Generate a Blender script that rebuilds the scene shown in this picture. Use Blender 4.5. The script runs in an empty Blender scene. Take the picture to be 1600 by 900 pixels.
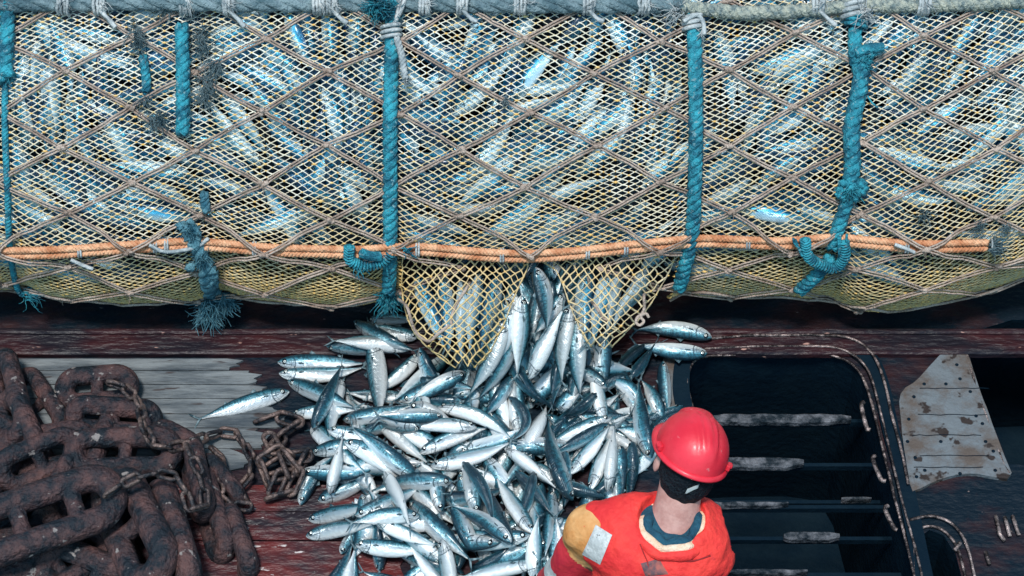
import bpy, bmesh, math, random
import numpy as np
from mathutils import Vector, Matrix, noise
from mathutils.bvhtree import BVHTree
R = math.radians
rnd = random.Random(7)
C = bpy.context.scene.collection
sc = bpy.context.scene
# ------------------------------------------------------------------ camera, light, exposure
ELEV = R(52); DIST = 9.0; F = 75/36*1600
cam = bpy.data.cameras.new('camera'); cam_o = bpy.data.objects.new('camera', cam); C.objects.link(cam_o)
CAM = Vector((0, -DIST*math.cos(ELEV), DIST*math.sin(ELEV)))
cam_o.location = CAM; cam_o.rotation_euler = (R(90)-ELEV, 0, 0)
cam.lens = 75; cam.sensor_width = 36; cam.clip_end = 2000
sc.camera = cam_o
w = bpy.data.worlds.new('World'); sc.world = w; w.use_nodes = True
nt = w.node_tree; bg = nt.nodes['Background']
SUN_EL, SUN_AZ = 74, 202            # azimuth measured from +Y (behind the net) towards +X
sky = nt.nodes.new('ShaderNodeTexSky'); sky.sky_type = 'NISHITA'; sky.sun_disc = False
sky.sun_elevation = R(SUN_EL); sky.sun_rotation = R(SUN_AZ); sky.air_density = 1.0; sky.dust_density = 1.0
tint = nt.nodes.new('ShaderNodeMix'); tint.data_type = 'RGBA'; tint.blend_type = 'MULTIPLY'; tint.inputs[0].default_value = 1; tint.inputs[7].default_value = (.78, 1.12, 1.06, 1)
nt.links.new(sky.outputs[0], tint.inputs[6]); nt.links.new(tint.outputs[2], bg.inputs[0]); bg.inputs[1].default_value = 0.13
sun = bpy.data.lights.new('sun', 'SUN'); sun.energy = 2.6; sun.angle = R(10); sun.color = (1, .98, .95)
so = bpy.data.objects.new('sun', sun); C.objects.link(so)
sd = Vector((math.sin(R(SUN_AZ))*math.cos(R(SUN_EL)), math.cos(R(SUN_AZ))*math.cos(R(SUN_EL)), math.sin(R(SUN_EL))))
so.rotation_euler = sd.to_track_quat('Z', 'Y').to_euler()
sc.view_settings.view_transform = 'Standard'; sc.view_settings.look = 'None'
sc.view_settings.exposure = 0.55; sc.view_settings.gamma = 1
# ------------------------------------------------------------------ helpers
CR = Vector((1, 0, 0)); CU = Vector((0, math.sin(ELEV), math.cos(ELEV))); CF = Vector((0, math.cos(ELEV), -math.sin(ELEV)))
def ray(px, py): return (CF*F + CR*(px-800) - CU*(py-450)).normalized()
def P(px, py, z=0.0):
    d = ray(px, py); return CAM + d*((z-CAM.z)/d.z)
def pix(p):
    q = Vector(p)-CAM; k = F/q.dot(CF); return 800+q.dot(CR)*k, 450-q.dot(CU)*k
def tag(o, label=None, cat=None, group=None, kind=None):
    if label: o['label'] = label
    if cat: o['category'] = cat
    if group: o['group'] = group
    if kind: o['kind'] = kind
    return o
def empty(name, loc=(0, 0, 0)):
    o = bpy.data.objects.new(name, None); C.objects.link(o); o.location = loc; o.empty_display_size = .1; return o
def link(name, me, mats, parent=None, loc=None):
    for m in (mats if isinstance(mats, (list, tuple)) else [mats]): me.materials.append(m)
    o = bpy.data.objects.new(name, me); C.objects.link(o)
    if parent: o.parent = parent; o.matrix_parent_inverse = Matrix.Translation(parent.location).inverted() if parent.type == 'EMPTY' else Matrix.Identity(4)
    if loc is not None: o.location = loc
    return o
def interp(T, x):
    if x <= T[0][0]: return T[0][1]
    for (a, b), (c, d) in zip(T, T[1:]):
        if x <= c: return b+(d-b)*(x-a)/(c-a)
    return T[-1][1]
class MB:
    def __init__(s): s.v = []; s.f = []; s.m = []; s.isl = []
    def add(s, v, f, m=0):
        n = len(s.v); s.isl.append((n, n+len(v), len(s.f), len(s.f)+len(f))); s.v += [tuple(a) for a in v]; s.f += [tuple(i+n for i in q) for q in f]; s.m += [m]*len(f)
    def clusters(s, name, mats, parent=None, gap=.012, smooth=True):
        """one object for each separate piece"""
        A = np.array(s.v); bb = [(A[a:b].min(0)-gap, A[a:b].max(0)+gap) for a, b, _, _ in s.isl]; grp = list(range(len(bb)))
        def find(i):
            while grp[i] != i: i = grp[i]
            return i
        for i in range(len(bb)):
            for j in range(i):
                if np.all(bb[i][0] <= bb[j][1]) and np.all(bb[j][0] <= bb[i][1]): grp[find(i)] = find(j)
        out = {}
        for i in range(len(bb)): out.setdefault(find(i), []).append(i)
        for ids in out.values():
            m = MB()
            for i in ids:
                a, b, c, d = s.isl[i]; m.add(s.v[a:b], [tuple(k-a for k in f) for f in s.f[c:d]])
            m.build(name, mats, parent, smooth)
    def tube(s, pts, r, n=6, m=0, cap=True, closed=False, flat=1.0):
        pts = [Vector(p) for p in pts]; k = len(pts)
        if not hasattr(r, '__len__'): r = [r]*k
        up = None; vs = []
        for i, p in enumerate(pts):
            if closed: t = (pts[(i+1) % k]-pts[i-1]).normalized()
            else: t = (pts[min(i+1, k-1)]-pts[max(i-1, 0)]).normalized()
            if up is None: up = t.orthogonal().normalized() if abs(t.z) > .9 else Vector((0, 0, 1))
            a = (up - t*up.dot(t))
            a = a.normalized() if a.length > 1e-6 else t.orthogonal().normalized()
            b = t.cross(a); up = a
            for j in range(n):
                th = 2*math.pi*j/n; vs.append(p + (a*math.cos(th)*flat + b*math.sin(th))*r[i])
        fs = [(i*n+j, i*n+(j+1) % n, (i+1)*n+(j+1) % n, (i+1)*n+j) for i in range(k-1) for j in range(n)]
        if closed: fs += [((k-1)*n+j, (k-1)*n+(j+1) % n, (j+1) % n, j) for j in range(n)]
        elif cap: fs += [tuple(range(n-1, -1, -1)), tuple((k-1)*n+j for j in range(n))]
        s.add(vs, fs, m)
    def box(s, c, sx, sy, sz, rot=None, m=0):
        c = Vector(c); M = rot or Matrix.Identity(3)
        v = [c + M @ Vector((x*sx/2, y*sy/2, z*sz/2)) for x in (-1, 1) for y in (-1, 1) for z in (-1, 1)]
        s.add(v, [(0, 1, 3, 2), (4, 6, 7, 5), (0, 4, 5, 1), (2, 3, 7, 6), (0, 2, 6, 4), (1, 5, 7, 3)], m)
    def blob(s, c, r, n=8, m=0, sc_=(1, 1, 1), amp=.0):
        c = Vector(c); vs = []; k = n//2+1
        for i in range(k+1):
            for j in range(n):
                th = math.pi*i/k; ph = 2*math.pi*j/n
                d = Vector((math.sin(th)*math.cos(ph), math.sin(th)*math.sin(ph), math.cos(th)))
                q = r*(1+amp*noise.noise(d*2+c*7)); vs.append(c+Vector((d.x*sc_[0], d.y*sc_[1], d.z*sc_[2]))*q)
        s.add(vs, [(i*n+j, (i+1)*n+j, (i+1)*n+(j+1) % n, i*n+(j+1) % n) for i in range(k) for j in range(n)], m)
    def build(s, name, mats, parent=None, smooth=True, bevel=0):
        me = bpy.data.meshes.new(name); me.from_pydata(s.v, [], s.f); 
        me.polygons.foreach_set('material_index', s.m)
        me.polygons.foreach_set('use_smooth', [smooth]*len(s.f)); me.update()
        o = link(name, me, mats, parent)
        if bevel:
            b = o.modifiers.new('bevel', 'BEVEL'); b.width = bevel; b.segments = 2
        return o
def spline(pts, n=8):
    pts = [Vector(p) for p in pts]; q = [pts[0]*2-pts[1]]+pts+[pts[-1]*2-pts[-2]]; out = []
    for i in range(1, len(q)-2):
        for j in range(n):
            t = j/n; a, b, c, d = q[i-1:i+3]
            out.append(.5*((2*b)+(c-a)*t+(2*a-5*b+4*c-d)*t*t+(3*b-a-3*c+d)*t**3))
    out.append(pts[-1]); return out
def resample(pts, step):
    out = [pts[0]]; acc = 0
    for a, b in zip(pts, pts[1:]):
        L = (b-a).length; 
        while acc+L >= step:
            t = (step-acc)/L; a = a.lerp(b, t); out.append(a); L = (b-a).length; acc = 0
        acc += L
    return out
def twist_rope(mb, pts, r, pitch, strands=3, m=0, hand=1, jit=0, n=6):
    """laid rope: strands wound round the path"""
    pts = resample(pts, pitch/7); k = len(pts)
    if k < 3: return
    up = Vector((0, 0, 1)); fr = []
    for i, p in enumerate(pts):
        t = (pts[min(i+1, k-1)]-pts[max(i-1, 0)]).normalized(); a = (up-t*up.dot(t))
        a = a.normalized() if a.length > 1e-4 else t.orthogonal().normalized(); up = a; fr.append((p, a, t.cross(a)))
    rs = r*.56; ro = r*.5
    for s_ in range(strands):
        q = []
        for i, (p, a, b) in enumerate(fr):
            th = hand*2*math.pi*i/7+2*math.pi*s_/strands
            jj = 1+jit*noise.noise(p*18+Vector((s_, 0, 0)))
            q.append(p+(a*math.cos(th)+b*math.sin(th))*ro*jj)
        mb.tube(q, [rs*(1+jit*noise.noise(x*25)) for x in q], n, m)
def tuft(mb, c, n, L, r, dirn=(0, -.3, -1), spread=.7, m=0, seed=0):
    rr = random.Random(seed); c = Vector(c); d0 = Vector(dirn).normalized()
    for i in range(n):
        d = (d0+Vector((rr.gauss(0, 1), rr.gauss(0, 1), rr.gauss(0, 1)))*spread).normalized()
        p = c+Vector((rr.gauss(0, 1), rr.gauss(0, 1), rr.gauss(0, 1)))*L*.12; q = [p.copy()]; l = L*rr.uniform(.4, 1)
        for k in range(4):
            d = (d+Vector((rr.gauss(0, 1), rr.gauss(0, 1), rr.gauss(0, 1)))*.35).normalized(); p = p+d*l/4; q.append(p.copy())
        mb.tube(q, [r, r, r*.9, r*.7, r*.4], 3, m, cap=False)
# ------------------------------------------------------------------ materials
def mat(name, col, rough=.6, metal=0, col2=None, scale=8, detail=6, bump=0, bscale=40, spec=.35, ramp=(.4, .6), coat=0, stretch=None, speck=None, speck_scale=30, speck_t=.68):
    m = bpy.data.materials.new(name); m.use_nodes = True; t = m.node_tree; N = t.nodes; Lk = t.links.new
    b = N['Principled BSDF']; b.inputs['Roughness'].default_value = rough; b.inputs['Metallic'].default_value = metal
    b.inputs['Specular IOR Level'].default_value = spec; b.inputs['Coat Weight'].default_value = coat; b.inputs['Coat Roughness'].default_value = .15
    tc = N.new('ShaderNodeTexCoord'); src = tc.outputs['Object']
    if stretch:
        mp = N.new('ShaderNodeMapping'); mp.inputs['Scale'].default_value = stretch; Lk(src, mp.inputs[0]); src = mp.outputs[0]
    last = None
    if col2:
        n = N.new('ShaderNodeTexNoise'); n.inputs['Scale'].default_value = scale; n.inputs['Detail'].default_value = detail; n.inputs['Roughness'].default_value = .65
        Lk(src, n.inputs[0]); r_ = N.new('ShaderNodeValToRGB'); r_.color_ramp.elements[0].position = ramp[0]; r_.color_ramp.elements[1].position = ramp[1]
        r_.color_ramp.elements[0].color = (*col, 1); r_.color_ramp.elements[1].color = (*col2, 1); Lk(n.outputs[0], r_.inputs[0]); last = r_.outputs[0]
    else:
        b.inputs['Base Color'].default_value = (*col, 1)
    if speck:
        n2 = N.new('ShaderNodeTexNoise'); n2.inputs['Scale'].default_value = speck_scale; n2.inputs['Detail'].default_value = 3; Lk(src, n2.inputs[0])
        r2 = N.new('ShaderNodeValToRGB'); r2.color_ramp.elements[0].position = speck_t; r2.color_ramp.elements[1].position = speck_t+.04; Lk(n2.outputs[0], r2.inputs[0])
        mx = N.new('ShaderNodeMix'); mx.data_type = 'RGBA'; Lk(r2.outputs[0], mx.inputs[0])
        if last: Lk(last, mx.inputs[6])
        else: mx.inputs[6].default_value = (*col, 1)
        mx.inputs[7].default_value = (*speck, 1); last = mx.outputs[2]
    if last: Lk(last, b.inputs['Base Color'])
    if bump:
        n3 = N.new('ShaderNodeTexNoise'); n3.inputs['Scale'].default_value = bscale; n3.inputs['Detail'].default_value = 5; Lk(src, n3.inputs[0])
        bp = N.new('ShaderNodeBump'); bp.inputs['Strength'].default_value = bump; bp.inputs['Distance'].default_value = .02; Lk(n3.outputs[0], bp.inputs['Height']); Lk(bp.outputs[0], b.inputs['Normal'])
    return m
M = {}
M['deck'] = mat('deck_paint', (.003, .009, .016), .55, 0, (.034, .013, .014), 3.2, 10, .8, 22, ramp=(.46, .64), stretch=(.7, 1.3, 1), spec=.12, speck=(.22, .17, .16), speck_scale=26, speck_t=.73)
M['red'] = mat('red_paint', (.012, .010, .015), .4, 0, (.042, .011, .013), 5, 9, .8, 20, spec=.2, ramp=(.40, .66), stretch=(.5, 1.8, 1), speck=(.4, .22, .18), speck_scale=24, speck_t=.70)
M['redbright'] = mat('scraped_red_paint', (.02, .014, .018), .4, 0, (.11, .018, .017), 5, 10, .9, 22, spec=.25, ramp=(.40, .62), stretch=(.6, 1.5, 1), speck=(.45, .38, .36), speck_scale=26, speck_t=.66)
M['board'] = mat('weathered_boards', (.045, .055, .065), .7, 0, (.17, .18, .185), 7, 10, .8, 20, spec=.2, ramp=(.38, .62), stretch=(.45, 2.4, 1), speck=(.05, .04, .04), speck_scale=12, speck_t=.66)
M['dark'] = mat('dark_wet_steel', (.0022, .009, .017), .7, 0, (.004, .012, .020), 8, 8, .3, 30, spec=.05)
M['edge'] = mat('worn_steel_edge', (.03, .022, .022), .4, .5, (.36, .27, .25), 22, 8, .6, 60, ramp=(.45, .62))
M['bar'] = mat('salt_crusted_bar', (.004, .010, .016), .7, 0, (.15, .15, .165), 16, 9, .9, 45, ramp=(.42, .66))
M['plate'] = mat('worn_plate', (.09, .070, .060), .7, 0, (.125, .138, .150), 6.5, 9, .8, 24, ramp=(.38, .55), spec=.15, speck=(.03, .022, .02), speck_scale=14, speck_t=.62)
M['chain'] = mat('rusty_chain', (.004, .008, .014), .66, 0, (.100, .046, .042), 11, 9, 1.0, 55, ramp=(.42, .68), speck=(.22, .19, .18), speck_scale=20, speck_t=.66)
M['smallchain'] = mat('thin_chain_steel', (.018, .018, .022), .45, .4, (.20, .13, .11), 14, 8, .6, 60, ramp=(.42, .66))
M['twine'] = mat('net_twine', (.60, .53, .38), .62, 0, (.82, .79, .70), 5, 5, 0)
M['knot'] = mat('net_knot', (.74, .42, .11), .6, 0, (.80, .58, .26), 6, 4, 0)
for k_, c1, c2 in (('twine', (.50, .34, .13), (.66, .50, .26)), ('knot', (.66, .36, .08), (.74, .50, .20))):      # netting colour runs from ochre low down to paler higher up
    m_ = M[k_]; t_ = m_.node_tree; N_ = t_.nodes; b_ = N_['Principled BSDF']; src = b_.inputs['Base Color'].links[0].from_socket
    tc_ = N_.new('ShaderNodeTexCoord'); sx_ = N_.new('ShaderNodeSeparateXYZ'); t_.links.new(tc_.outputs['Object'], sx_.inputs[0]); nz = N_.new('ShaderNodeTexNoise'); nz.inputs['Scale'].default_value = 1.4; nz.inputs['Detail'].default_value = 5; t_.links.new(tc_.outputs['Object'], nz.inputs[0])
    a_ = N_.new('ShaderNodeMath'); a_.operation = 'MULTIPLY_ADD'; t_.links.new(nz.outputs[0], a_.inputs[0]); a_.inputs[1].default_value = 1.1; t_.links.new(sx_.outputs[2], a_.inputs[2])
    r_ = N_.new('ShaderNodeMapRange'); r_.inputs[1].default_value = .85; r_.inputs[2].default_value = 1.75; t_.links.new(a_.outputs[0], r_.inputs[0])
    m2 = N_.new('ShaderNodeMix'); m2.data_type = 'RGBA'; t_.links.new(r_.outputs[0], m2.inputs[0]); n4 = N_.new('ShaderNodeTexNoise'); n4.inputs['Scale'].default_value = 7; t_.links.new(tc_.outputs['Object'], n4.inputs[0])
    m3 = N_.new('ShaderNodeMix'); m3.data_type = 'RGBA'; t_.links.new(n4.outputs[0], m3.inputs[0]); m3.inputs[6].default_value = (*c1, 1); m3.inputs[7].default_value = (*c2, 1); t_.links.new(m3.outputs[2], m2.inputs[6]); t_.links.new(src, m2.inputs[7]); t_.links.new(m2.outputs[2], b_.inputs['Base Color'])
M['rope_brown'] = mat('brown_netting_rope', (.30, .21, .165), .75, 0, (.52, .40, .33), 9, 6, .8, 120)
M['blue'] = mat('blue_rope', (.008, .10, .15), .6, 0, (.035, .33, .41), 16, 8, .8, 110, speck=(.16, .30, .33), speck_scale=60, speck_t=.62)
M['blue_fray'] = mat('frayed_blue_rope', (.02, .10, .145), .7, 0, (.12, .27, .32), 14, 6, .8, 90)
M['orange'] = mat('orange_rope', (.50, .19, .085), .65, 0, (.78, .42, .24), 14, 6, .6, 120)
M['grey'] = mat('grey_headline', (.06, .11, .13), .7, 0, (.20, .27, .29), 10, 6, .9, 90)
M['white'] = mat('white_twine', (.24, .27, .28), .7, 0, (.50, .51, .50), 20, 5, .6, 80)
M['grey2'] = mat('rolled_net', (.14, .18, .18), .75, 0, (.42, .42, .34), 40, 5, .9, 90)
M['dark_core'] = mat('dark_core', (.002, .010, .020), .8, 0, (.003, .016, .030), 8, 4, .5, 20)  # near-black navy for the core added inside the bag
M['sea'] = mat('sea', (.01, .04, .06), .12, 0, (.02, .07, .09), .4, 6, .6, 1.5)
# fish skin: UV.x along the body (0 snout, 1 tail root), UV.y belly 0 .. back 1
def fish_mat(blue=False):
    m = bpy.data.materials.new('mackerel_skin'); m.use_nodes = True; t = m.node_tree; N = t.nodes; Lk = t.links.new
    b = N['Principled BSDF']; uv = N.new('ShaderNodeUVMap'); sp = N.new('ShaderNodeSeparateXYZ'); Lk(uv.outputs[0], sp.inputs[0])
    oi = N.new('ShaderNodeObjectInfo'); tc = N.new('ShaderNodeTexCoord')
    n = N.new('ShaderNodeTexNoise'); n.noise_dimensions = '4D'; n.inputs['Scale'].default_value = 22; n.inputs['Detail'].default_value = 4; Lk(tc.outputs['Object'], n.inputs[0])
    mr = N.new('ShaderNodeMath'); mr.operation = 'MULTIPLY'; mr.inputs[1].default_value = 37; Lk(oi.outputs['Random'], mr.inputs[0]); Lk(mr.outputs[0], n.inputs['W'])
    def math_(op, a, b_=None, c=None):
        q = N.new('ShaderNodeMath'); q.operation = op
        for i, x in enumerate((a, b_, c)):
            if x is None: continue
            if isinstance(x, (int, float)): q.inputs[i].default_value = x
            else: Lk(x, q.inputs[i])
        return q.outputs[0]
    st = N.new('ShaderNodeTexNoise'); st.inputs['Scale'].default_value = 1; st.inputs['Detail'].default_value = 5; st.inputs['Roughness'].default_value = .7
    c2 = N.new('ShaderNodeCombineXYZ'); Lk(math_('MULTIPLY', sp.outputs[0], 5), c2.inputs[0]); Lk(math_('MULTIPLY', sp.outputs[1], 22), c2.inputs[1]); Lk(mr.outputs[0], c2.inputs[2]); Lk(c2.outputs[0], st.inputs[0])
    vv = math_('ADD', math_('ADD', sp.outputs[1], math_('MULTIPLY', math_('SUBTRACT', n.outputs[0], .5), .22)), math_('MULTIPLY', math_('SUBTRACT', st.outputs[0], .5), .30))
    rp = N.new('ShaderNodeValToRGB'); e = rp.color_ramp.elements; e[0].position = .0; e[0].color = (.86, .87, .86, 1); e[1].position = .44; e[1].color = (.74, .80, .82, 1)
    for p, c in ((.55, (.46, .64, .70)), (.66, (.13, .36, .43)), (.76, (.035, .17, .23)), (.88, (.016, .07, .10)), (1., (.008, .03, .048))):
        x = e.new(p); x.color = (*((c[0]*.25, c[1]*.85+.01, c[2]*1.1+.04) if blue else c), 1)
    if blue: e[0].color = (.58, .72, .78, 1); e[1].color = (.28, .52, .64, 1)
    Lk(vv, rp.inputs[0])
    # dark wavy bars on the back
    wv = N.new('ShaderNodeTexNoise'); wv.inputs['Scale'].default_value = 1; wv.inputs['Detail'].default_value = 2
    cb = N.new('ShaderNodeCombineXYZ'); Lk(math_('MULTIPLY', sp.outputs[0], 42), cb.inputs[0]); Lk(math_('MULTIPLY', sp.outputs[1], 6), cb.inputs[1]); Lk(mr.outputs[0], cb.inputs[2]); Lk(cb.outputs[0], wv.inputs[0])
    bars = math_('MULTIPLY', math_('GREATER_THAN', wv.outputs[0], .53), math_('GREATER_THAN', vv, .60))
    bars = math_('MULTIPLY', bars, math_('GREATER_THAN', sp.outputs[0], .2))
    mx = N.new('ShaderNodeMix'); mx.data_type = 'RGBA'; Lk(math_('MULTIPLY', bars, .6), mx.inputs[0]); Lk(rp.outputs[0], mx.inputs[6]); mx.inputs[7].default_value = (.004, .016, .028, 1)
    # gill cover edge and mouth lines, head marks
    cen = math_('ADD', .215, math_('MULTIPLY', math_('POWER', math_('SUBTRACT', sp.outputs[1], .45), 2.), -.22))
    g = math_('LESS_THAN', math_('ABSOLUTE', math_('SUBTRACT', sp.outputs[0], cen)), .007)
    g2 = math_('LESS_THAN', math_('ABSOLUTE', math_('SUBTRACT', sp.outputs[0], math_('SUBTRACT', cen, .045))), .004)
    mo = math_('MULTIPLY', math_('LESS_THAN', math_('ABSOLUTE', math_('SUBTRACT', sp.outputs[1], math_('SUBTRACT', .42, math_('MULTIPLY', sp.outputs[0], 1.2)))), .025), math_('LESS_THAN', sp.outputs[0], .085))
    hn = math_('MULTIPLY', math_('LESS_THAN', sp.outputs[0], .21), math_('GREATER_THAN', st.outputs[0], .53))
    lines = math_('MINIMUM', math_('ADD', math_('ADD', math_('MULTIPLY', g, .8), math_('MULTIPLY', g2, .5)), math_('ADD', math_('MULTIPLY', mo, .8), math_('MULTIPLY', hn, .75))), 1)
    mx2 = N.new('ShaderNodeMix'); mx2.data_type = 'RGBA'; Lk(lines, mx2.inputs[0]); Lk(mx.outputs[2], mx2.inputs[6]); mx2.inputs[7].default_value = (.02, .05, .07, 1)
    hs = N.new('ShaderNodeHueSaturation'); Lk(mx2.outputs[2], hs.inputs['Color'])
    Lk(math_('ADD', .58, math_('MULTIPLY', oi.outputs['Random'], .45)), hs.inputs['Value'])
    Lk(hs.outputs[0], b.inputs['Base Color'])
    mm = N.new('ShaderNodeValToRGB'); q = mm.color_ramp.elements; q[0].position = .12; q[0].color = (.15, .15, .15, 1); q[1].position = .45; q[1].color = (.75, .75, .75, 1); x = q.new(.72); x.color = (.3, .3, .3, 1); Lk(vv, mm.inputs[0]); Lk(mm.outputs[0], b.inputs['Metallic'])
    b.inputs['Roughness'].default_value = .30; b.inputs['Coat Weight'].default_value = .35; b.inputs['Coat Roughness'].default_value = .16
    bn0 = N.new('ShaderNodeTexNoise'); bn0.inputs['Scale'].default_value = 60; bn0.inputs['Detail'].default_value = 4; Lk(tc.outputs['Object'], bn0.inputs[0])
    rib = math_('SINE', math_('MULTIPLY', math_('ADD', sp.outputs[0], math_('MULTIPLY', math_('ABSOLUTE', math_('SUBTRACT', sp.outputs[1], .52)), .25)), 260))
    bnh = math_('ADD', bn0.outputs[0], math_('MULTIPLY', rib, .10))
    bp = N.new('ShaderNodeBump'); bp.inputs['Strength'].default_value = .7; bp.inputs['Distance'].default_value = .007; Lk(bnh, bp.inputs['Height']); Lk(bp.outputs[0], b.inputs['Normal'])
    return m
M['fish'] = fish_mat(); M['fishblue'] = fish_mat(True)
M['fin'] = mat('fish_fin', (.02, .05, .065), .4, 0, (.16, .22, .24), 40, 3, 0)
M['eye'] = mat('fish_eye', (.75, .78, .72), .15, .2, coat=.6)
M['pupil'] = mat('fish_pupil', (.004, .006, .01), .08, 0, coat=.6)
FM = [M['fish'], M['fin'], M['eye'], M['pupil']]; FMB = [M['fishblue'], M['fin'], M['eye'], M['pupil']]
# ------------------------------------------------------------------ setting: sea, deck with hatch openings, boards, sill
def sheet(name, pts, z, m, thick=.0, kind='structure'):
    mb = MB(); n = len(pts); top = [Vector((p[0], p[1], z)) for p in pts]
    if thick:
        mb.add(top+[t-Vector((0, 0, thick)) for t in top], [tuple(range(n)), tuple(range(2*n-1, n-1, -1))]+[(i, i+n, (i+1) % n+n, (i+1) % n) for i in range(n)])
    else: mb.add(top, [tuple(range(n))])
    o = mb.build(name, m, smooth=False)
    if kind: o['kind'] = kind
    return o
sheet('sea', [(-400, -400), (400, -400), (400, 400), (-400, 400)], -4, M['sea'])
def pxs(L, z=0): return [P(a, b, z) for a, b in L]
hole1_px = [(1078, 900), (1072, 640), (1073, 590), (1082, 566), (1105, 556), (1180, 552), (1270, 551), (1308, 556), (1335, 572), (1352, 600), (1372, 670), (1396, 770), (1425, 880), (1440, 960), (1445, 1060), (1085, 1060)]
hole2_px = [(1440, 960), (1434, 880), (1436, 835), (1450, 824), (1475, 835), (1496, 868), (1512, 930), (1530, 1060), (1500, 1100), (1460, 1100)]
hole2_px = [(1444, 930), (1437, 870), (1438, 838), (1452, 828), (1475, 837), (1494, 868), (1510, 930), (1525, 1060), (1460, 1060)]
hole3_px = [(1524, 590), (1512, 545), (1530, 515), (1580, 500), (1700, 495), (1750, 700), (1640, 730), (1575, 725), (1550, 660)]
def deck():
    bm = bmesh.new(); edges = []
    def loop(pts):
        vs = [bm.verts.new((p[0], p[1], 0)) for p in pts]
        for i in range(len(vs)): edges.append(bm.edges.new((vs[i], vs[(i+1) % len(vs)])))
    loop([(-9, -7), (9, -7), (9, 8), (-9, 8)])
    for h in (hole1_px, hole2_px, hole3_px): loop([(q.x, q.y) for q in pxs(h)])
    bmesh.ops.triangle_fill(bm, use_beauty=True, use_dissolve=False, edges=edges, normal=(0, 0, 1))
    for f in list(bm.faces):
        if f.normal.z < 0: f.normal_flip()
    me = bpy.data.meshes.new('deck'); bm.to_mesh(me); bm.free(); o = link('deck', me, M['deck']); o['kind'] = 'structure'
deck()
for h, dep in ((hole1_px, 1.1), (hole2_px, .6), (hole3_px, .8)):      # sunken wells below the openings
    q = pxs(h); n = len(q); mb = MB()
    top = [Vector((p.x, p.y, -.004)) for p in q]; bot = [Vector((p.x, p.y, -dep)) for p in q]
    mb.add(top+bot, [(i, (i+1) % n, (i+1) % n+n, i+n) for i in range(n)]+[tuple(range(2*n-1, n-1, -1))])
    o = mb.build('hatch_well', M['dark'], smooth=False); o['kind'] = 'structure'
# weathered boards in front of the red sill, left
def boards():
    rows = [(560, 578), (579, 600), (601, 622), (623, 646), (647, 668), (669, 700), (701, 735)]
    for i, (a, b) in enumerate(rows):
        x1 = [395, 425, 440, 450, 455, 440, 400][i]; mb = MB(); top = []
        A = [(-80, a+.1)]+[(x1-26+34*noise.noise(Vector((i*3.1, k*1.7, 2)))-(14 if k in (0, 7) else 0), a+.1+(b-a-.2)*k/7) for k in range(8)]+[(-80, b-.1)]
        t = pxs(A, .012+.002*(i % 2)); bt = [Vector((p.x, p.y, .001)) for p in t]; n = len(t)
        mb.add(t+bt, [tuple(range(n))[::-1]]+[(k, (k+1) % n, (k+1) % n+n, k+n) for k in range(n)])
        o = mb.build('deck_board', M['board'], smooth=False, bevel=.001); o['kind'] = 'structure'
boards()
# scraped red deck plating, bottom left
for i, (a, b) in enumerate([(760, 801), (803, 846), (848, 905), (908, 990)]):
    sheet('deck_plating', [(p.x, p.y) for p in pxs([(250, a)]+[(630+26*noise.noise(Vector((i, k*2.3, 7))), a+(b-a)*k/6) for k in range(7)]+[(250, b)])], .010+.003*(i % 2), M['redbright'], .006)
# low red steel sill running across under the net
def bar3(name, x0, x1, ya, yb, z0, z1, m, segs=60, label=None, parent=None):
    mb = MB(); vs = []
    for i in range(segs+1):
        x = x0+(x1-x0)*i/segs; j = .006*noise.noise(Vector((x*4, 0, 0)))
        for y, z in ((ya, z0), (ya, z1-.006), (ya+.008, z1), (yb-.008, z1), (yb, z1-.006), (yb, z0)): vs.append(Vector((x, y+j, z+.003*noise.noise(Vector((x*9, y*9, 1))))))
    mb.add(vs, [(i*6+k, (i+1)*6+k, (i+1)*6+(k+1) % 6, i*6+(k+1) % 6) for i in range(segs) for k in range(6)])
    return mb.build(name, m, parent, smooth=False)
ys = lambda py, z=0: P(800, py, z).y
o = bar3('sill', -5, 5, ys(552, .03), ys(514, .03), -.002, .03, M['red'], 120); o['kind'] = 'structure'
o = bar3('sill_lip', -5, 5, ys(520, .045), ys(512, .045), .0301, .045, M['red'], 120); o['kind'] = 'structure'
# grey strip of deck left of the big hatch
sheet('deck_strip', [(p.x, p.y) for p in pxs([(1036, 562), (1064, 562), (1064, 720), (1030, 720)])], .008, M['plate'], .004)
# ------------------------------------------------------------------ hatch coamings, brackets, bars
def coaming(name, label, paths, brackets):
    root = empty(name, P(*paths[0][0][0]) if False else P(paths[0][0][0][0], paths[0][0][0][1])); tag(root, label, 'hatch coaming')
    for px, r, h in paths:
        q = resample(spline(pxs(px, h), 10), .02); mb = MB()
        mb.tube([p+Vector((0, 0, .004*noise.noise(p*14))) for p in q], [r*(1+.25*noise.noise(p*20)) for p in q], 6); mb.build('rim_bead', M['edge'], root)
    for px in brackets:
        mb = MB(); q = spline(pxs(px, .03), 6); mb.tube(q, .009, 6); mb.build('bracket', M['edge'], root)
    return root
r1 = coaming('hatch_coaming', 'dark rounded coaming of the large open hatch beside the helmeted man',
        [([(1083, 640), (1074, 600), (1082, 568), (1105, 557), (1180, 553), (1270, 552), (1310, 558), (1336, 574), (1354, 604), (1372, 670), (1396, 770), (1424, 880), (1440, 960)], .006, .012),
         ([(1100, 545), (1180, 541), (1280, 541), (1318, 547), (1345, 564), (1362, 592), (1380, 660), (1405, 765), (1436, 880), (1450, 960)], .005, .03),
         ([(1108, 529), (1180, 524), (1290, 524), (1335, 531), (1362, 552), (1380, 590), (1394, 650), (1410, 710), (1420, 760)], .006, .035)],
        [[(1350, 628), (1346, 634), (1354, 668), (1360, 672)], [(1368, 712), (1364, 718), (1376, 748), (1384, 752)], [(1388, 790), (1383, 796), (1396, 824), (1402, 828)]])
bmx = MB()                                                     # the raised plate of the coaming between its beads
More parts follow.
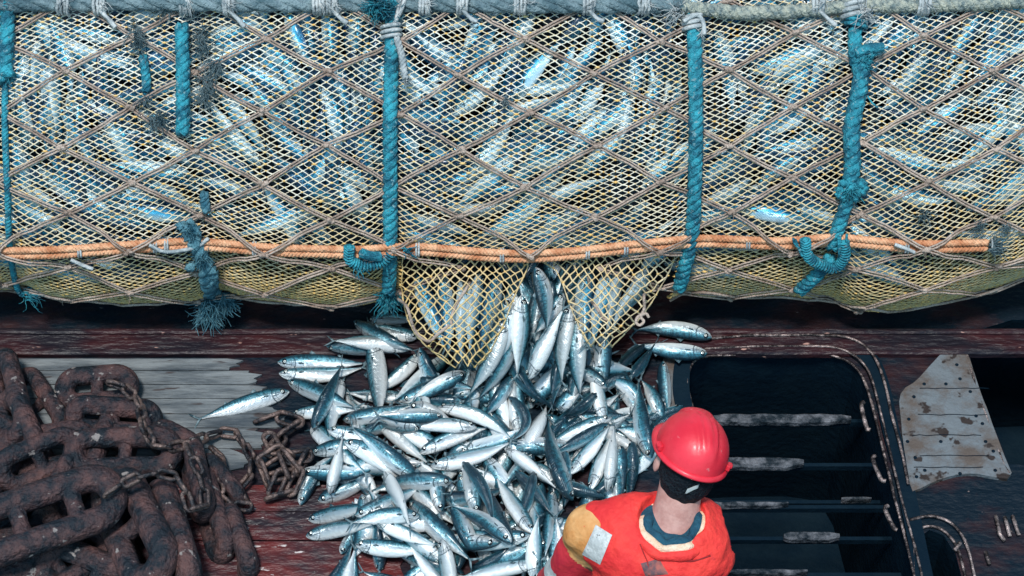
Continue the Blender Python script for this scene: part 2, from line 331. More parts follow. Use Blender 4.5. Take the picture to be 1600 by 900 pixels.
a = resample(spline(pxs([(1070, 640), (1064, 600), (1072, 556), (1108, 541), (1180, 534), (1290, 533), (1332, 540), (1362, 563), (1378, 605), (1392, 670), (1412, 745), (1440, 880), (1458, 960)], .02), 8), .03)
vs = []
for i, p in enumerate(a):
    t = (a[min(i+1, len(a)-1)]-a[max(i-1, 0)]).normalized(); nn = Vector((-t.y, t.x, 0))
    for d_, z in ((-.034, -.001), (-.034, .018), (.034, .018), (.034, -.001)): vs.append(Vector((p.x, p.y, 0))+nn*d_+Vector((0, 0, z)))
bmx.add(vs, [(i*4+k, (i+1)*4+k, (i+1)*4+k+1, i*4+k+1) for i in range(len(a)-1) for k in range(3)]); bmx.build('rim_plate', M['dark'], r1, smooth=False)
coaming('small_hatch_coaming', 'curved rusty rim of the small hatch cut off by the bottom edge', [([(1432, 960), (1428, 880), (1430, 836), (1448, 822), (1476, 830), (1498, 862), (1514, 930), (1522, 980)], .006, .012), ([(1422, 812), (1456, 806), (1490, 820), (1512, 856), (1526, 920), (1532, 970)], .006, .02)], [[(1492, 860), (1500, 848)]])
coaming('side_well_rim', 'worn raised rim of the black well at the right edge', [([(1508, 545), (1516, 575), (1530, 620), (1548, 670), (1566, 720), (1578, 742)], .007, .014)], [])
g = empty('clamp_bracket', P(1565, 835)); tag(g, 'three thin rusty clamp rods by the small hatch', 'clamp')
for px in ([(1556, 806), (1562, 835), (1570, 845)], [(1570, 808), (1578, 838)], [(1582, 806), (1592, 836)], [(1540, 862), (1546, 882)]):
    mb = MB(); mb.tube(pxs(px, .02), .008, 6); mb.build('rod', M['edge'], g)
for i, (x0, x1, y, hh, zz, lab) in enumerate([(1110, 1330, 652, 15, -.10, 'longest salt crusted bar crossing the open hatch, level with the hat'),
        (1100, 1256, 721, 17, -.12, 'salt crusted bar in the hatch just right of the hat brim'), (1100, 1232, 786, 6, -.12, 'thin bright bar in the hatch right of the man\'s neck'),
        (1225, 1312, 836, 13, -.16, 'short crusted bar low in the hatch, clear of the man'), (1140, 1262, 892, 8, -.16, 'thin bar in the hatch at the bottom edge of the photo'), (1315, 1362, 778, 5, -.2, 'small faint bar at the right side inside the hatch')]):
    a, b = P(x0, y, zz), P(x1, y, zz); mb = MB(); hw = hh/372/2/.95; n = 40; vs = []
    for k in range(n+1):
        x = a.x+(b.x-a.x)*k/n; j = .012*noise.noise(Vector((x*16, i, 0))); e = .35+.65*min(1, (k/n)*8+.2, (1-k/n)*5+.1)
        for dy, dz in ((-hw*e, -.03), (-hw*e, -.006), (-hw*.7*e, 0), (hw*.7*e, 0), (hw*e, -.006), (hw*e, -.03)): vs.append(Vector((x, a.y+dy+j*.3, zz+dz+j*.3)))
    mb.add(vs, [(k*6+q, (k+1)*6+q, (k+1)*6+(q+1) % 6, k*6+(q+1) % 6) for k in range(n) for q in range(6)]+[tuple(range(6)), tuple(range(n*6+5, n*6-1, -1))])
    ob = mb.build('hatch_bar', M['bar'], smooth=False); tag(ob, lab, 'bar', 'bars across the hatch'); mb = MB(); xr = P(interp([(552, 1330), (670, 1368), (880, 1420)], y)+6, y, zz).x; xl = P(1066, y, zz).x; mb.box(((xl+xr)/2, a.y+hw*.2, zz-.046), xr-xl, .016, .030); mb.build('crossbeam', M['dark'], ob, smooth=False)
# worn grey plate with rivets
pl = [(1406, 640), (1408, 612), (1432, 594), (1462, 562), (1478, 545), (1504, 536), (1512, 552), (1528, 600), (1550, 660), (1572, 720), (1581, 745), (1556, 746), (1524, 740), (1494, 742), (1460, 752), (1426, 768), (1420, 740), (1411, 690)]
q = resample(spline(pxs(pl+[pl[0]], .02), 5), .04); top = [p+Vector((.003*noise.noise(p*17), .003*noise.noise(p*19), 0)) for p in q]; n = len(top)
root = empty('worn_plate', (P(1490, 650).x, P(1490, 650).y, 0)); tag(root, 'pale scuffed steel plate with rivets between the hatch and the black well', 'steel plate')
mb = MB(); mb.add(top+[Vector((p.x, p.y, .001)) for p in top], [tuple(range(n))]+[(i, i+n, (i+1) % n+n, (i+1) % n) for i in range(n)]); mb.build('plate', M['plate'], root, smooth=False)
mb = MB()
for (x, y) in [(1428, 620), (1420, 655), (1418, 690), (1430, 715), (1432, 745), (1445, 735), (1495, 570), (1500, 592), (1516, 612), (1525, 650), (1535, 662), (1540, 690), (1552, 705), (1478, 600), (1444, 600), (1500, 740), (1555, 735), (1470, 690)]:
    mb.blob(P(x, y, .020), .008, 8, sc_=(1, 1, .5))
mb.build('rivets', M['dark'], root)
for py in (607, 648, 680, 712, 730):
    mb = MB(); x0 = 1422+(py % 7)*3; mb.tube([P(x0+i*12, py+rnd.uniform(-1, 1), .0215) for i in range(10)], .0018, 4); mb.build('seam', M['dark'], root)
# ------------------------------------------------------------------ chains
def link_pts(L, W, r, n=28):
    out = []; hw = W/2-r; hl = L/2-W/2
    for i in range(n):
        a = 2*math.pi*i/n; out.append(Vector((math.cos(a)*hw+(hl if math.cos(a) > 0 else -hl), math.sin(a)*hw, 0)))
    return out
def frame(a, nrm):
    x = Vector(a).normalized(); z = Vector(nrm); z = (z-x*z.dot(x)).normalized(); y = z.cross(x); return Matrix((x, y, z)).transposed()
def stud_link(px, py, ang, Lp, Wp, rp, z, tilt, studs=(0,), root=None, pitch=0):
    """a heavy link: pixel size on the deck turned into metres"""
    k = 1/372; c = P(px, py, z); th = R(ang); ax = Vector((math.cos(th), math.sin(th)/.79, 0)).normalized(); ax.z = math.sin(R(pitch))
    nrm = Matrix.Rotation(R(tilt), 3, ax) @ Vector((0, -.2, 1)); T = frame(ax, nrm)
    L, W, r = Lp*k*.86, Wp*k*.84, rp*k/2*.98; z *= .8; c = P(px, py, z); mb = MB(); base = link_pts(L, W, r, 36)
    q = [c+T @ (p+Vector((0, 0, .01*noise.noise(p*6)))) for p in base]; mb.tube(q, [r*(1+.16*noise.noise(p*9)) for p in q], 12, closed=True)
    for s_ in studs:
        mb.tube([c+T @ Vector((s_*L, y*(W/2-r), 0)) for y in (-1, -.6, 0, .6, 1)], [r*1.0, r*.72, r*.62, r*.72, r*1.0], 10)
    return mb.build('link', M['chain'], root)
root = empty('anchor_chain', P(120, 720)); tag(root, 'heap of heavy rusty stud link anchor chain at the lower left', 'anchor chain')
HL = [(70, 700, 5, 190, 95, 30, .10, 10, (0,)), (20, 760, 60, 200, 95, 32, .08, 20, (0,)), (330, 800, -65, 190, 80, 32, .05, 60, ()), (90, 880, 30, 210, 100, 32, .06, 0, (0,)), (180, 690, 80, 180, 90, 30, .06, 40, (0,)),
      (372, 842, -62, 150, 80, 30, .03, 75, ()), (345, 750, -40, 120, 66, 26, .05, 60, ()), (60, 620, -50, 170, 80, 26, .03, 30, (0,)),
      (12, 605, -66, 210, 84, 32, .13, 35, (0,)), (38, 655, -55, 150, 84, 30, .12, 65, ()), (152, 592, 2, 150, 84, 30, .08, 8, (0,)), (178, 640, -3, 170, 76, 30, .11, 20, (0,)), (192, 703, 0, 205, 92, 32, .17, 5, (0.02,)),
      (275, 690, -20, 110, 76, 32, .10, 55, ()), (62, 715, 22, 165, 88, 30, .16, 30, (0,)), (105, 760, 70, 150, 86, 30, .10, 60, (0,)),
      (307, 745, -70, 170, 78, 34, .13, 70, ()), (208, 822, -58, 250, 118, 42, .20, 28, (0,)), (268, 838, -66, 230, 110, 40, .14, 62, ()), (66, 802, 17, 285, 128, 40, .30, -4, (-.13, .19)), (-10, 870, 10, 200, 100, 36, .10, 20, (0,)), (150, 905, -20, 240, 110, 38, .08, 10, (0,)), (-20, 720, 80, 200, 95, 34, .12, 20, (0,))]
for h in HL: stud_link(h[0], h[1]+(14 if h[1] < 660 else 4), *h[2:8], studs=h[8], root=root, pitch=rnd.uniform(-6, 6))
def thin_chain(label, paths, Lp=34, Wp=19, rp=6.5, z=.05, seed=1, loose=0):
    rr = random.Random(seed); k = 1/372; root = empty('thin_chain', P(paths[0][0], paths[0][1] if not isinstance(paths[0], tuple) else 0) if False else P(*paths[0][:2])); tag(root, label, 'chain', 'thin rusty chains')
    q = resample(spline([P(p[0], p[1], p[2] if len(p) > 2 else z) for p in paths], 10), Lp*k*.78)
    for i in range(len(q)-1):
        a, b = q[i], q[i+1]; c = (a+b)/2+Vector((rr.uniform(-1, 1), rr.uniform(-1, 1), rr.uniform(0, 1)))*loose; ax = (b-a).normalized()+Vector((rr.uniform(-1, 1), rr.uniform(-1, 1), 0))*loose*12
        nrm = Matrix.Rotation(R(20 if i % 2 else 95)+rr.uniform(-.4, .4), 3, ax.normalized()) @ Vector((0, -.3, 1)); T = frame(ax, nrm); mb = MB()
        mb.tube([c+T @ p for p in link_pts(Lp*k, Wp*k, rp*k/2, 18)], rp*k/2, 7, closed=True); mb.build('link', M['smallchain'], root)
thin_chain('long link rusty chain heaped against the lowest left fish of the heap', [(395, 660, .03), (430, 650, .04), (468, 660, .05), (450, 680, .05), (420, 690, .05), (440, 720, .06), (478, 700, .06), (470, 735, .05), (430, 755, .04), (400, 745, .05), (420, 715, .08), (455, 710, .09), (462, 760, .04), (420, 785, .03), (445, 735, .09), (410, 665, .07)], 50, 24, 7, seed=2, loose=.012)
thin_chain('rusty chain draped from the heavy links across the weathered boards', [(170, 598, .17), (205, 612, .16), (222, 650, .2), (232, 690, .22), (262, 700, .2), (300, 690, .14), (330, 680, .06), (362, 676, .04), (385, 700, .05), (395, 735, .05), (372, 765, .05), (392, 790, .03)], 34, 19, 6.5, seed=3, loose=.006)
thin_chain('thin rusty chain looped over the thick curved links by the scraped red deck', [(165, 775, .32), (200, 752, .33), (245, 738, .32), (275, 745, .3), (290, 770, .26), (300, 800, .22), (320, 790, .2), (315, 750, .22), (300, 715, .24), (290, 690, .22)], 34, 18, 6.5, seed=4, loose=.004)
thin_chain('short rusty chain run beside the small blue grey patch of deck', [(330, 700, .05), (350, 725, .05), (340, 760, .08), (362, 790, .07), (395, 795, .04)], 32, 18, 6.5, seed=5, loose=.006)
# ------------------------------------------------------------------ the net bag: a long tilted ellipse swept along x
EA, EB = .95, .60
EDGE = [(-400, 440), (0, 455), (100, 470), (200, 479), (300, 474), (345, 466), (450, 479), (560, 476), (606, 466), (660, 476), (850, 480), (1040, 470), (1085, 458), (1150, 463), (1250, 468), (1290, 472), (1330, 481), (1400, 489), (1480, 479), (1560, 455), (1640, 425), (2000, 380)]
ROPES_X = [14, 330, 611, 1078, 1310]
def S(x, th):
    """th: 0 at the far low side .. angle round the section; -90 deg = silhouette (lowest on screen)"""
    px = 800+x*395; e = sum(interp(EDGE, px+d) for d in (-30, 0, 30))/3
    s_min = -(e-450)/372.0; c_ = Vector((x, .55, .76)); s0 = CU.dot(c_)-EA
    shift = (s_min-s0)*.9
    lump = .022*noise.noise(Vector((x*1.7, math.sin(th)*1.5, math.cos(th)*1.5)))+.010*noise.noise(Vector((x*5, math.sin(th)*4, 3)))
    pinch = sum(.035*math.exp(-((px-r_)/26)**2) for r_ in ROPES_X)
    k = 1+lump-pinch
    return c_ + CU*(math.sin(th)*EA*k+shift*max(0, -math.sin(th))**.7) - CF*(math.cos(th)*EB*k) + Vector((0, 0, 0))
# arc length table at x=0
TH = [R(-150)+R(260)*i/400 for i in range(401)]
arc = [0.0]
def ell(th): return CU*(math.sin(th)*EA)-CF*(math.cos(th)*EB)
for a, b in zip(TH, TH[1:]): arc.append(arc[-1]+(ell(b)-ell(a)).length)
i0 = min(range(401), key=lambda i: abs(TH[i])); arc = [v-arc[i0] for v in arc]
arc_np, th_np = np.array(arc), np.array(TH)
def SV(x, v):
    return S(x, float(np.interp(v, arc_np, th_np)))
V0, V1 = arc[0]+.05, arc[-1]-.05
def bag_surface(inset, nx=150, nv=70):
    vs = []; 
    for i in range(nx+1):
        x = -2.9+5.8*i/nx
        for j in range(nv+1):
            vs.append(SV(x, V0+(V1-V0)*j/nv))
    fs = [(i*(nv+1)+j, (i+1)*(nv+1)+j, (i+1)*(nv+1)+j+1, i*(nv+1)+j+1) for i in range(nx) for j in range(nv)]
    if inset:
        c_ = Vector((0, .55, .76))
        out = []
        for v in vs:
            d = Vector((0, v.y-c_.y, v.z-c_.z)); d.normalize(); out.append(v-d*inset)
        vs = out
    return vs, fs
bv, bf = bag_surface(0)
BAG = BVHTree.FromPolygons(bv, bf)
def on_net(px, py, off=.01):
    hit = BAG.ray_cast(CAM, ray(px, py))
    if hit[0] is None:
        for k in range(1, 60):
            hit = BAG.ray_cast(CAM, ray(px, py-k*2))
            if hit[0] is not None:
                p = hit[0]; q = P(px, py, 0); d = ray(px, py); z = max(.03, p.z-.0*k); return CAM+d*((p-CAM).length)
        return P(px, py, .1)
    n = hit[1]; n = n if n.dot(ray(px, py)) < 0 else -n
    return hit[0]+n*off
ZS = lambda py: max(.13, .50-(py-420)/190*.34)
LOBE_L = [(398, 628, 828), (420, 629, 824), (445, 627, 812), (470, 630, 801), (500, 637, 790), (525, 650, 778), (545, 670, 768), (560, 690, 758), (576, 714, 740)]
LOBE_R = [(398, 828, 1056), (420, 868, 1048), (445, 880, 1034), (470, 888, 1020), (495, 898, 1002), (515, 907, 982), (533, 916, 964), (548, 930, 950)]
def lobe_span(T, y):
    if y < T[0][0] or y > T[-1][0]: return None
    return interp([(a, b) for a, b, c in T], y), interp([(a, c) for a, b, c in T], y)
def in_mouth(px, py): return 632 < px < 1050 and py > 403 and py < interp([(632, 600), (1000, 600), (1050, 440)], px)
net_c = Vector((0, .55, .05))
net = empty('trawl_net', net_c); tag(net, 'bulging fishing net bag packed with fish across the top', 'fishing net')
# lattice of fine diamonds
PU, PV = .0462, .0245
def warp(u, v):
    n1 = noise.noise(Vector((u*.9, v*1.1, 5)))*.03; n2 = noise.noise(Vector((u*1.1+9, v*1.3, 2)))*.05
    sh = max(0, u-.75)*.16*1.0 - max(0, -u-1.3)*.10
    n3 = .012*noise.noise(Vector((u*6, v*6, 1)))
    return u+n1+n3*.6, v+n2+n3+sh*(1 if u > 0 else 1)
def fine_mesh():
    nu = int(5.5/PU); nv = int((V1-V0-.35)/(PV/2)); node = {}; segs = []; kn = []
    for j in range(nv):
        for i in range(nu):
            u = -2.75+(i+(.5 if j % 2 else 0))*PU; v = V0+.12+j*PV/2
            uu, vv = warp(u, v); uu += rnd.gauss(0, .0012); vv += rnd.gauss(0, .0009)
            if vv < V0 or vv > V1: continue
            p = SV(uu, vv); a, b = pix(p)
            if in_mouth(a, b) and vv < .4: continue
            node[i, j] = p
    for (i, j), p in node.items():
        for di in ((0, 1) if j % 2 else (-1, 0)):
            q = node.get((i+di, j+1))
            if q is not None and (q-p).length < .06: segs.append((p, q))
        kn.append(p)
    return segs, kn
def strands(name, segs, kn, r, kr, parent, matw, matk, kw=1.6):
    A = np.array([s[0][:] for s in segs]); B = np.array([s[1][:] for s in segs]); T = B-A; T /= np.linalg.norm(T, axis=1)[:, None]
    # slack: a middle ring sags outward
    n1 = np.cross(T, np.array([.3, .2, 1.])); n1 /= np.linalg.norm(n1, axis=1)[:, None]; n2 = np.cross(T, n1); vs = []; n = len(A); k = 4
    rr = r*(1+.25*np.random.RandomState(1).randn(n))[:, None]; rr = np.clip(rr, r*.6, r*1.5)
    sag = np.random.RandomState(2).randn(n, 1)*.0015
    Mid = (A+B)/2+n2*sag
    for Pn, s_ in ((A, 1.1), (Mid, .92), (B, 1.1)):
        for j in range(k):
            th = 2*math.pi*j/k; vs.append(Pn+(n1*math.cos(th)+n2*math.sin(th))*rr*s_)
    V = np.stack(vs, 1).reshape(-1, 3); base = np.arange(n)[:, None]*12
    fs = []
    for ring in (0, 1):
        for j in range(k): fs.append(np.stack([ring*k+j+0*base[:, 0], ring*k+(j+1) % k+0*base[:, 0], (ring+1)*k+(j+1) % k+0*base[:, 0], (ring+1)*k+j+0*base[:, 0]], 1)+base)
    Fc = np.concatenate(fs)
    me = bpy.data.meshes.new(name); me.vertices.add(len(V)); me.vertices.foreach_set('co', V.ravel()); me.loops.add(Fc.size); me.loops.foreach_set('vertex_index', Fc.ravel().astype(np.int32))
    me.polygons.add(len(Fc)); me.polygons.foreach_set('loop_start', np.arange(0, Fc.size, 4, dtype=np.int32)); me.polygons.foreach_set('use_smooth', [True]*len(Fc)); me.update(calc_edges=True)
    o = link(name, me, matw, parent)
    K = np.array([p[:] for p in kn]); oc = np.array([[kw, 0, 0], [-kw, 0, 0], [0, .8, 0], [0, -.8, 0], [0, 0, 1], [0, 0, -1]])*kr
    V = (K[:, None, :]+oc[None]*(1+.3*np.random.RandomState(3).randn(len(K), 1, 1))).reshape(-1, 3)
    tri = np.array([[0, 2, 4], [2, 1, 4], [1, 3, 4], [3, 0, 4], [2, 0, 5], [1, 2, 5], [3, 1, 5], [0, 3, 5]]); Fc = (tri[None]+np.arange(len(K))[:, None, None]*6).reshape(-1, 3)
    me = bpy.data.meshes.new(name+'_knots'); me.vertices.add(len(V)); me.vertices.foreach_set('co', V.ravel()); me.loops.add(Fc.size); me.loops.foreach_set('vertex_index', Fc.ravel().astype(np.int32))
    me.polygons.add(len(Fc)); me.polygons.foreach_set('loop_start', np.arange(0, Fc.size, 3, dtype=np.int32)); me.polygons.foreach_set('use_smooth', [True]*len(Fc)); me.update(calc_edges=True)
    k_ = link('mesh_knots', me, matk, o); k_.parent = o
    return o
sg, kn = fine_mesh()
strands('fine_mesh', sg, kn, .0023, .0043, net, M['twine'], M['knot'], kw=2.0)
lv, lf = bag_surface(.19, 100, 50); mb = MB(); mb.add(lv, lf); mb.build('added_dark_core', M['dark_core'], net)  # added core inside the bag, blocks light so the mesh gaps stay dark
# mouth flaps hanging torn open over the spilling fish
def flap(T, side):
    def w3(px, py):
        sp = lobe_span(T, py); t = (px-sp[0])/(sp[1]-sp[0]); outer = t if side < 0 else 1-t
        zf = ZS(py)+.055+.075*math.sin(math.pi*min(1, max(0, t)))-.0
        bagp = on_net(px, min(py, 455), .0)
        k = max(0, min(1, (py-402)/60)); k = k*k*(3-2*k)*min(1, .25+max(0, outer)*1.6) if py < 470 else min(1, .25+max(0, outer)*1.6+(py-470)/40)
        q = P(px, py, zf); d = ray(px, py); da = (bagp-CAM).length; db = (q-CAM).length
        return CAM+d*(da*(1-k)+db*k)
    node = {}; ny = int((T[-1][0]-398)/7.1)+1
    for j in range(ny+1):
        py = 398+j*7.1
        for i in range(-2, 38):
            wdt = 14.2; px = (620 if side < 0 else 830)+(i+(.5 if j % 2 else 0))*wdt
            a = px+9*noise.noise(Vector((px*.018, py*.02, 3)))+rnd.gauss(0, 1.1); b = py+12*noise.noise(Vector((px*.015, py*.018, 8)))+rnd.gauss(0, 1.0)
            b += (.0009 if side < 0 else .0006)*(px-(720 if side < 0 else 930))**2*(1 if side < 0 else 1)-6
            sp = lobe_span(T, b)
            if sp is None or not (sp[0]-2 <= a <= sp[1]+2): continue
            node[i, j] = w3(a, b)
    sg = []
    for (i, j), p in node.items():
        for di in ((0, 1) if j % 2 else (-1, 0)):
            q = node.get((i+di, j+1))
            if q is not None and (q-p).length < .09: sg.append((p, q))
    # loose selvedge along the border
    for e in (1, 2):
        yy = T[0][0]+4; prev = None
        while yy < T[-1][0]:
            sp = lobe_span(T, yy); p = w3(sp[0] if e == 1 else sp[1], yy)
            if prev is not None: sg.append((prev, p))
            prev = p; yy += 7
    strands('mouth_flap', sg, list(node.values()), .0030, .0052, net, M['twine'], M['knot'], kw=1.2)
    return w3
wl = flap(LOBE_L, -1); wr = flap(LOBE_R, 1)
# outer rope netting
OP = [(-60, 390), (0, 388), (80, 388), (150, 384), (220, 379), (290, 376), (350, 378), (420, 384), (500, 387), (560, 388), (640, 383), (700, 386), (760, 391), (830, 393), (900, 389), (960, 382), (1030, 375), (1100, 370), (1160, 372), (1220, 374), (1300, 369), (1360, 374), (1420, 379), (1480, 379), (1540, 377)]
def outer():
    mb = MB(); even = [-57, 60, 172, 285, 384, 452]; odd = [4, 112, 229, 336, 420, 468]; nd = {}
    for c_ in range(-9, 13):
        col = even if c_ % 2 == 0 else odd
        for r_, y in enumerate(col):
            x = 620+c_*103.5+rnd.uniform(-7, 7); yy = y+rnd.uniform(-6, 6)
            if c_ >= 6: yy -= 3; 
            ed = interp(EDGE, x)
            if r_ == 5: yy = ed-1 if c_ % 2 else min(yy, ed-14)
            if r_ == 4: yy = min(yy, ed-30 if c_ % 2 == 0 else ed-42)
            nd[c_, r_] = (x, yy)
    def rope(a, b, off=.012):
        n = 8; s_ = rnd.uniform(-2.5, 2.5)
        q = []
        for t in range(n+1):
            X_, Y_ = a[0]+(b[0]-a[0])*t/n, a[1]+(b[1]-a[1])*t/n+s_*math.sin(math.pi*t/n); q.append(on_net(X_, Y_, off+.044*math.exp(-((Y_-interp(OP, X_))/17)**4)))
        for d in (-.0050, .0050): mb.tube([p+Vector((0, d*.6, d))+Vector((noise.noise(p*30), 0, noise.noise(p*33)))*.004 for p in q], .0040*rnd.uniform(.85, 1.15), 5)
    for (c_, r_), a in nd.items():
        for dc in (-1, 1):
            if c_ % 2 == 0: nb = [(c_+dc, r_-1), (c_+dc, r_)]
            else: continue
            for k in nb:
                if k in nd:
                    b = nd[k]
                    if 740 < (a[0]+b[0])/2 < 920 and max(a[1], b[1]) > 415: continue
                    rope(a, b)
        if 740 < a[0] < 920 and a[1] > 415: continue
        p = on_net(a[0], a[1], .014+.044*math.exp(-((a[1]-interp(OP, a[0]))/17)**4))
        for t in range(5):
            o_ = Vector((rnd.uniform(-.012, .012), rnd.uniform(-.006, .006), rnd.uniform(-.008, .008))); mb.blob(p+o_, .011, 7, sc_=(1.1, .8, .9), amp=.5)
        if rnd.random() < .35: tuft(mb, p, 5, .05, .0015, (rnd.uniform(-1, 1), -.2, -1), .4, seed=int(a[0]))
    # slack ropes over the flaps
    for pts, T in (([(735, 426), (728, 452), (712, 478), (705, 498), (706, 508)], 'L'), ([(628, 450), (636, 480), (646, 512), (658, 528), (671, 533), (684, 522), (702, 508)], 'L'),
                   ([(918, 418), (922, 450), (930, 478), (942, 496), (950, 500)], 'R'), ([(1008, 444), (1006, 462), (1007, 480), (1003, 490), (996, 496), (994, 504), (1000, 508), (1006, 502), (1001, 495), (1009, 490), (1014, 496)], 'O')):
        q = []
        for (x, y) in pts: q.append(P(x, y, ZS(y)+.125) if y > 450 else on_net(x, y, .05))
        mb.tube(spline(q, 6), .0062, 6)
    return mb.build('outer_netting', M['rope_brown'], net)
outer()
# bottom bolt rope following the low edge of the bag
for rng in ((-60, 625), (1045, 1580)):
    mb = MB()
    q = [on_net(x, interp(EDGE, x)-4+2*math.sin(x*.05), .01) for x in range(rng[0], rng[1], 18)]; mb.tube(q, .006, 5)
    mb.build('bolt_rope', M['rope_brown'], net)
# fluff worn from the chafing twine
mb = MB()
for i, (x, y, n, L) in enumerate([(218, 62, 60, .09), (212, 50, 50, .08), (318, 55, 70, .10), (330, 128, 90, .10), (322, 150, 60, .09), (250, 182, 60, .09), (240, 190, 40, .07), (320, 75, 40, .09), (260, 12, 60, .09), (300, 10, 50, .08), (340, 100, 60, .09), (228, 155, 40, .07), (1440, 330, 40, .08), (1530, 345, 40, .07), (790, 155, 26, .05), (1570, 350, 30, .06)]):
    tuft(mb, on_net(x, y, .02), n, L, .0016, (0, -.5, -.6), 1.0, seed=i+50)
mb.clusters('worn_fluff', M['grey'], net)
# ------------------------------------------------------------------ ropes on the net
def rope_thing(name, label, cat, parts, group=None):
    p0 = parts[0][0]; root = empty(name, p0); tag(root, label, cat, group)
    return root
def npath(L, off=.03, n=8): return spline([on_net(x, y, off) for x, y in L], n)
GB = 'blue ropes lashed down the net'
def blue_rope(label, runs, extra=None, mat_='blue'):
    q0 = npath(runs[0][0], runs[0][1]); root = empty('blue_rope', q0[0]); tag(root, label, 'rope', GB)
    for L, r, *k in runs:
        mb = MB(); twist_rope(mb, npath(L, r*.9), r, r*(k[0] if k else 3.6), jit=(k[1] if len(k) > 1 else .06)); mb.build('rope_strands', M[mat_], root)
    return root
r_ = blue_rope('blue rope at the left edge, thick above and thin below its knot', [([(18, -30), (16, 60), (11, 118)], .030), ([(10, 118), (10, 200), (14, 300), (16, 380), (24, 440), (36, 462)], .0135)])
mb = MB()
for i in range(5): mb.blob(on_net(12+rnd.uniform(-6, 8), 118+rnd.uniform(-8, 10), .03), .022, 8, amp=.8)
tuft(mb, on_net(16, 120, .03), 40, .06, .002, (.3, -.2, -1), .5, seed=3); tuft(mb, on_net(14, 10, .03), 60, .08, .002, (0, -.2, 1), .6, seed=4); tuft(mb, on_net(45, 460, .01), 50, .09, .0018, (1, 0, -.2), .35, seed=5); mb.clusters('knot', M['blue'], r_)
blue_rope('short thick blue rope hanging near the frayed grey tufts', [([(283, 40), (285, 120), (284, 212)], .029)])
blue_rope('thin stub of blue rope showing left of the short thick one', [([(224, 88), (229, 120), (230, 146)], .019)])
r_ = blue_rope('blue rope running down to the left of the fish spill', [([(620, -30), (616, 60), (613, 180), (610, 290), (609, 380), (607, 448)], .030)])
mb = MB(); tuft(mb, on_net(592, 10, .04), 160, .12, .0026, (-.3, -.3, .5), .7, seed=6); tuft(mb, on_net(606, 22, .04), 100, .10, .0026, (-.2, -.3, .3), .6, seed=7)
tuft(mb, on_net(607, 452, .03), 120, .11, .0024, (0, -.1, -1), .45, seed=8)
for i in range(7): mb.blob(on_net(607+rnd.uniform(-10, 12), 455, .02)+Vector((rnd.uniform(-.02, .02), 0, -rnd.uniform(0, .06))), .02, 8, amp=.9)
mb.clusters('frayed_end', M['blue'], r_)
def whipped(path, r, turns, root, off=.05):
    mb = MB(); q = resample(npath(path, off), .006); k = len(q); base = MB()
    base.tube(q[::3], r*.75, 8)
    step = max(1, k//turns)
    for i in range(1, k-2, step):
        t = (q[i+1]-q[i-1]).normalized(); a = t.orthogonal().normalized(); b = t.cross(a)
        base.tube([q[i]+(a*math.cos(u)+b*math.sin(u))*r+t*.001*u for u in [2*math.pi*j/12 for j in range(12)]], .0048, 5, closed=True)
    base.build('whipping', M['blue'], root)
whipped([(546, 374), (548, 396), (570, 404), (592, 398), (612, 382)], .019, 17, r_)
whipped([(560, 382), (575, 388), (592, 388)], .016, 9, r_, .06)
mb = MB(); tuft(mb, on_net(560, 400, .05), 30, .07, .003, (-.1, -.2, -1), .5, seed=9); tuft(mb, on_net(640, 380, .05), 16, .06, .003, (1, -.2, .3), .4, seed=10); mb.tube(npath([(602, 400), (606, 418), (612, 432)], .05), .005, 6); mb.clusters('loose_twine', M['blue'], r_)
mb = MB()
for d in (-.02, 0, .02):
    q = [on_net(617, 52, .05)+CR*math.cos(u)*.036-CF*(math.sin(u)*.036-.02)+CU*(d+.006*math.cos(u)) for u in [2*math.pi*j/14 for j in range(14)]]; mb.tube(q, .008, 6, closed=True)
twist_rope(mb, npath([(626, 62), (634, 90), (637, 112), (640, 126)], .05), .014, .05); tuft(mb, on_net(640, 124, .05), 30, .05, .002, (.3, -.2, -1), .5, seed=11); mb.tube(npath([(618, 48), (632, 22), (642, -6)], .05), .009, 6); mb.tube(npath([(622, 46), (628, 20), (634, -6)], .05), .007, 6)
mb.clusters('white_lashing', M['white'], r_)
r_ = blue_rope('blue rope running down to the right of the fish spill', [([(1079, 20), (1083, 100), (1087, 200), (1085, 290), (1077, 360), (1066, 410), (1056, 444)], .030)])
mb = MB()
for d in (-.03, -.01, .012): mb.tube([on_net(1078, 34, .045)+CR*math.cos(u)*.038-CF*(math.sin(u)*.036-.02)+CU*(d+.008*math.cos(u)) for u in [2*math.pi*j/14 for j in range(14)]], .009, 6, closed=True)
mb.tube(npath([(1060, 38), (1088, 30), (1102, 40), (1100, 58)], .06), .009, 6); tuft(mb, on_net(1098, 52, .05), 20, .05, .002, seed=12); tuft(mb, on_net(1052, 22, .05), 60, .09, .002, (-1, -.2, -.2), .8, seed=13); mb.clusters('white_lashing', M['white'], r_)
r_ = blue_rope('lumpy knotted blue rope ending in a whipped loop on the orange rope', [([(1337, 44), (1338, 90), (1345, 120), (1340, 170)], .029), ([(1350, 90), (1343, 140), (1330, 200), (1334, 250), (1328, 300)], .034, 3.2, .2), ([(1330, 290), (1318, 325), (1306, 352), (1296, 385)], .029), ([(1296, 395), (1276, 420), (1246, 448)], .028)])
mb = MB()
for i in range(9): mb.blob(on_net(1350+rnd.uniform(-18, 12), 90+rnd.uniform(-12, 12), .04), .024, 8, amp=.9)
mb.tube(npath([(1340, 86), (1360, 78), (1378, 76)], .06), [.02]*16+[.017], 8)
for i in range(13): mb.blob(on_net(1325+rnd.uniform(-26, 24), 290+rnd.uniform(-16, 18), .035), .022, 8, amp=.9)
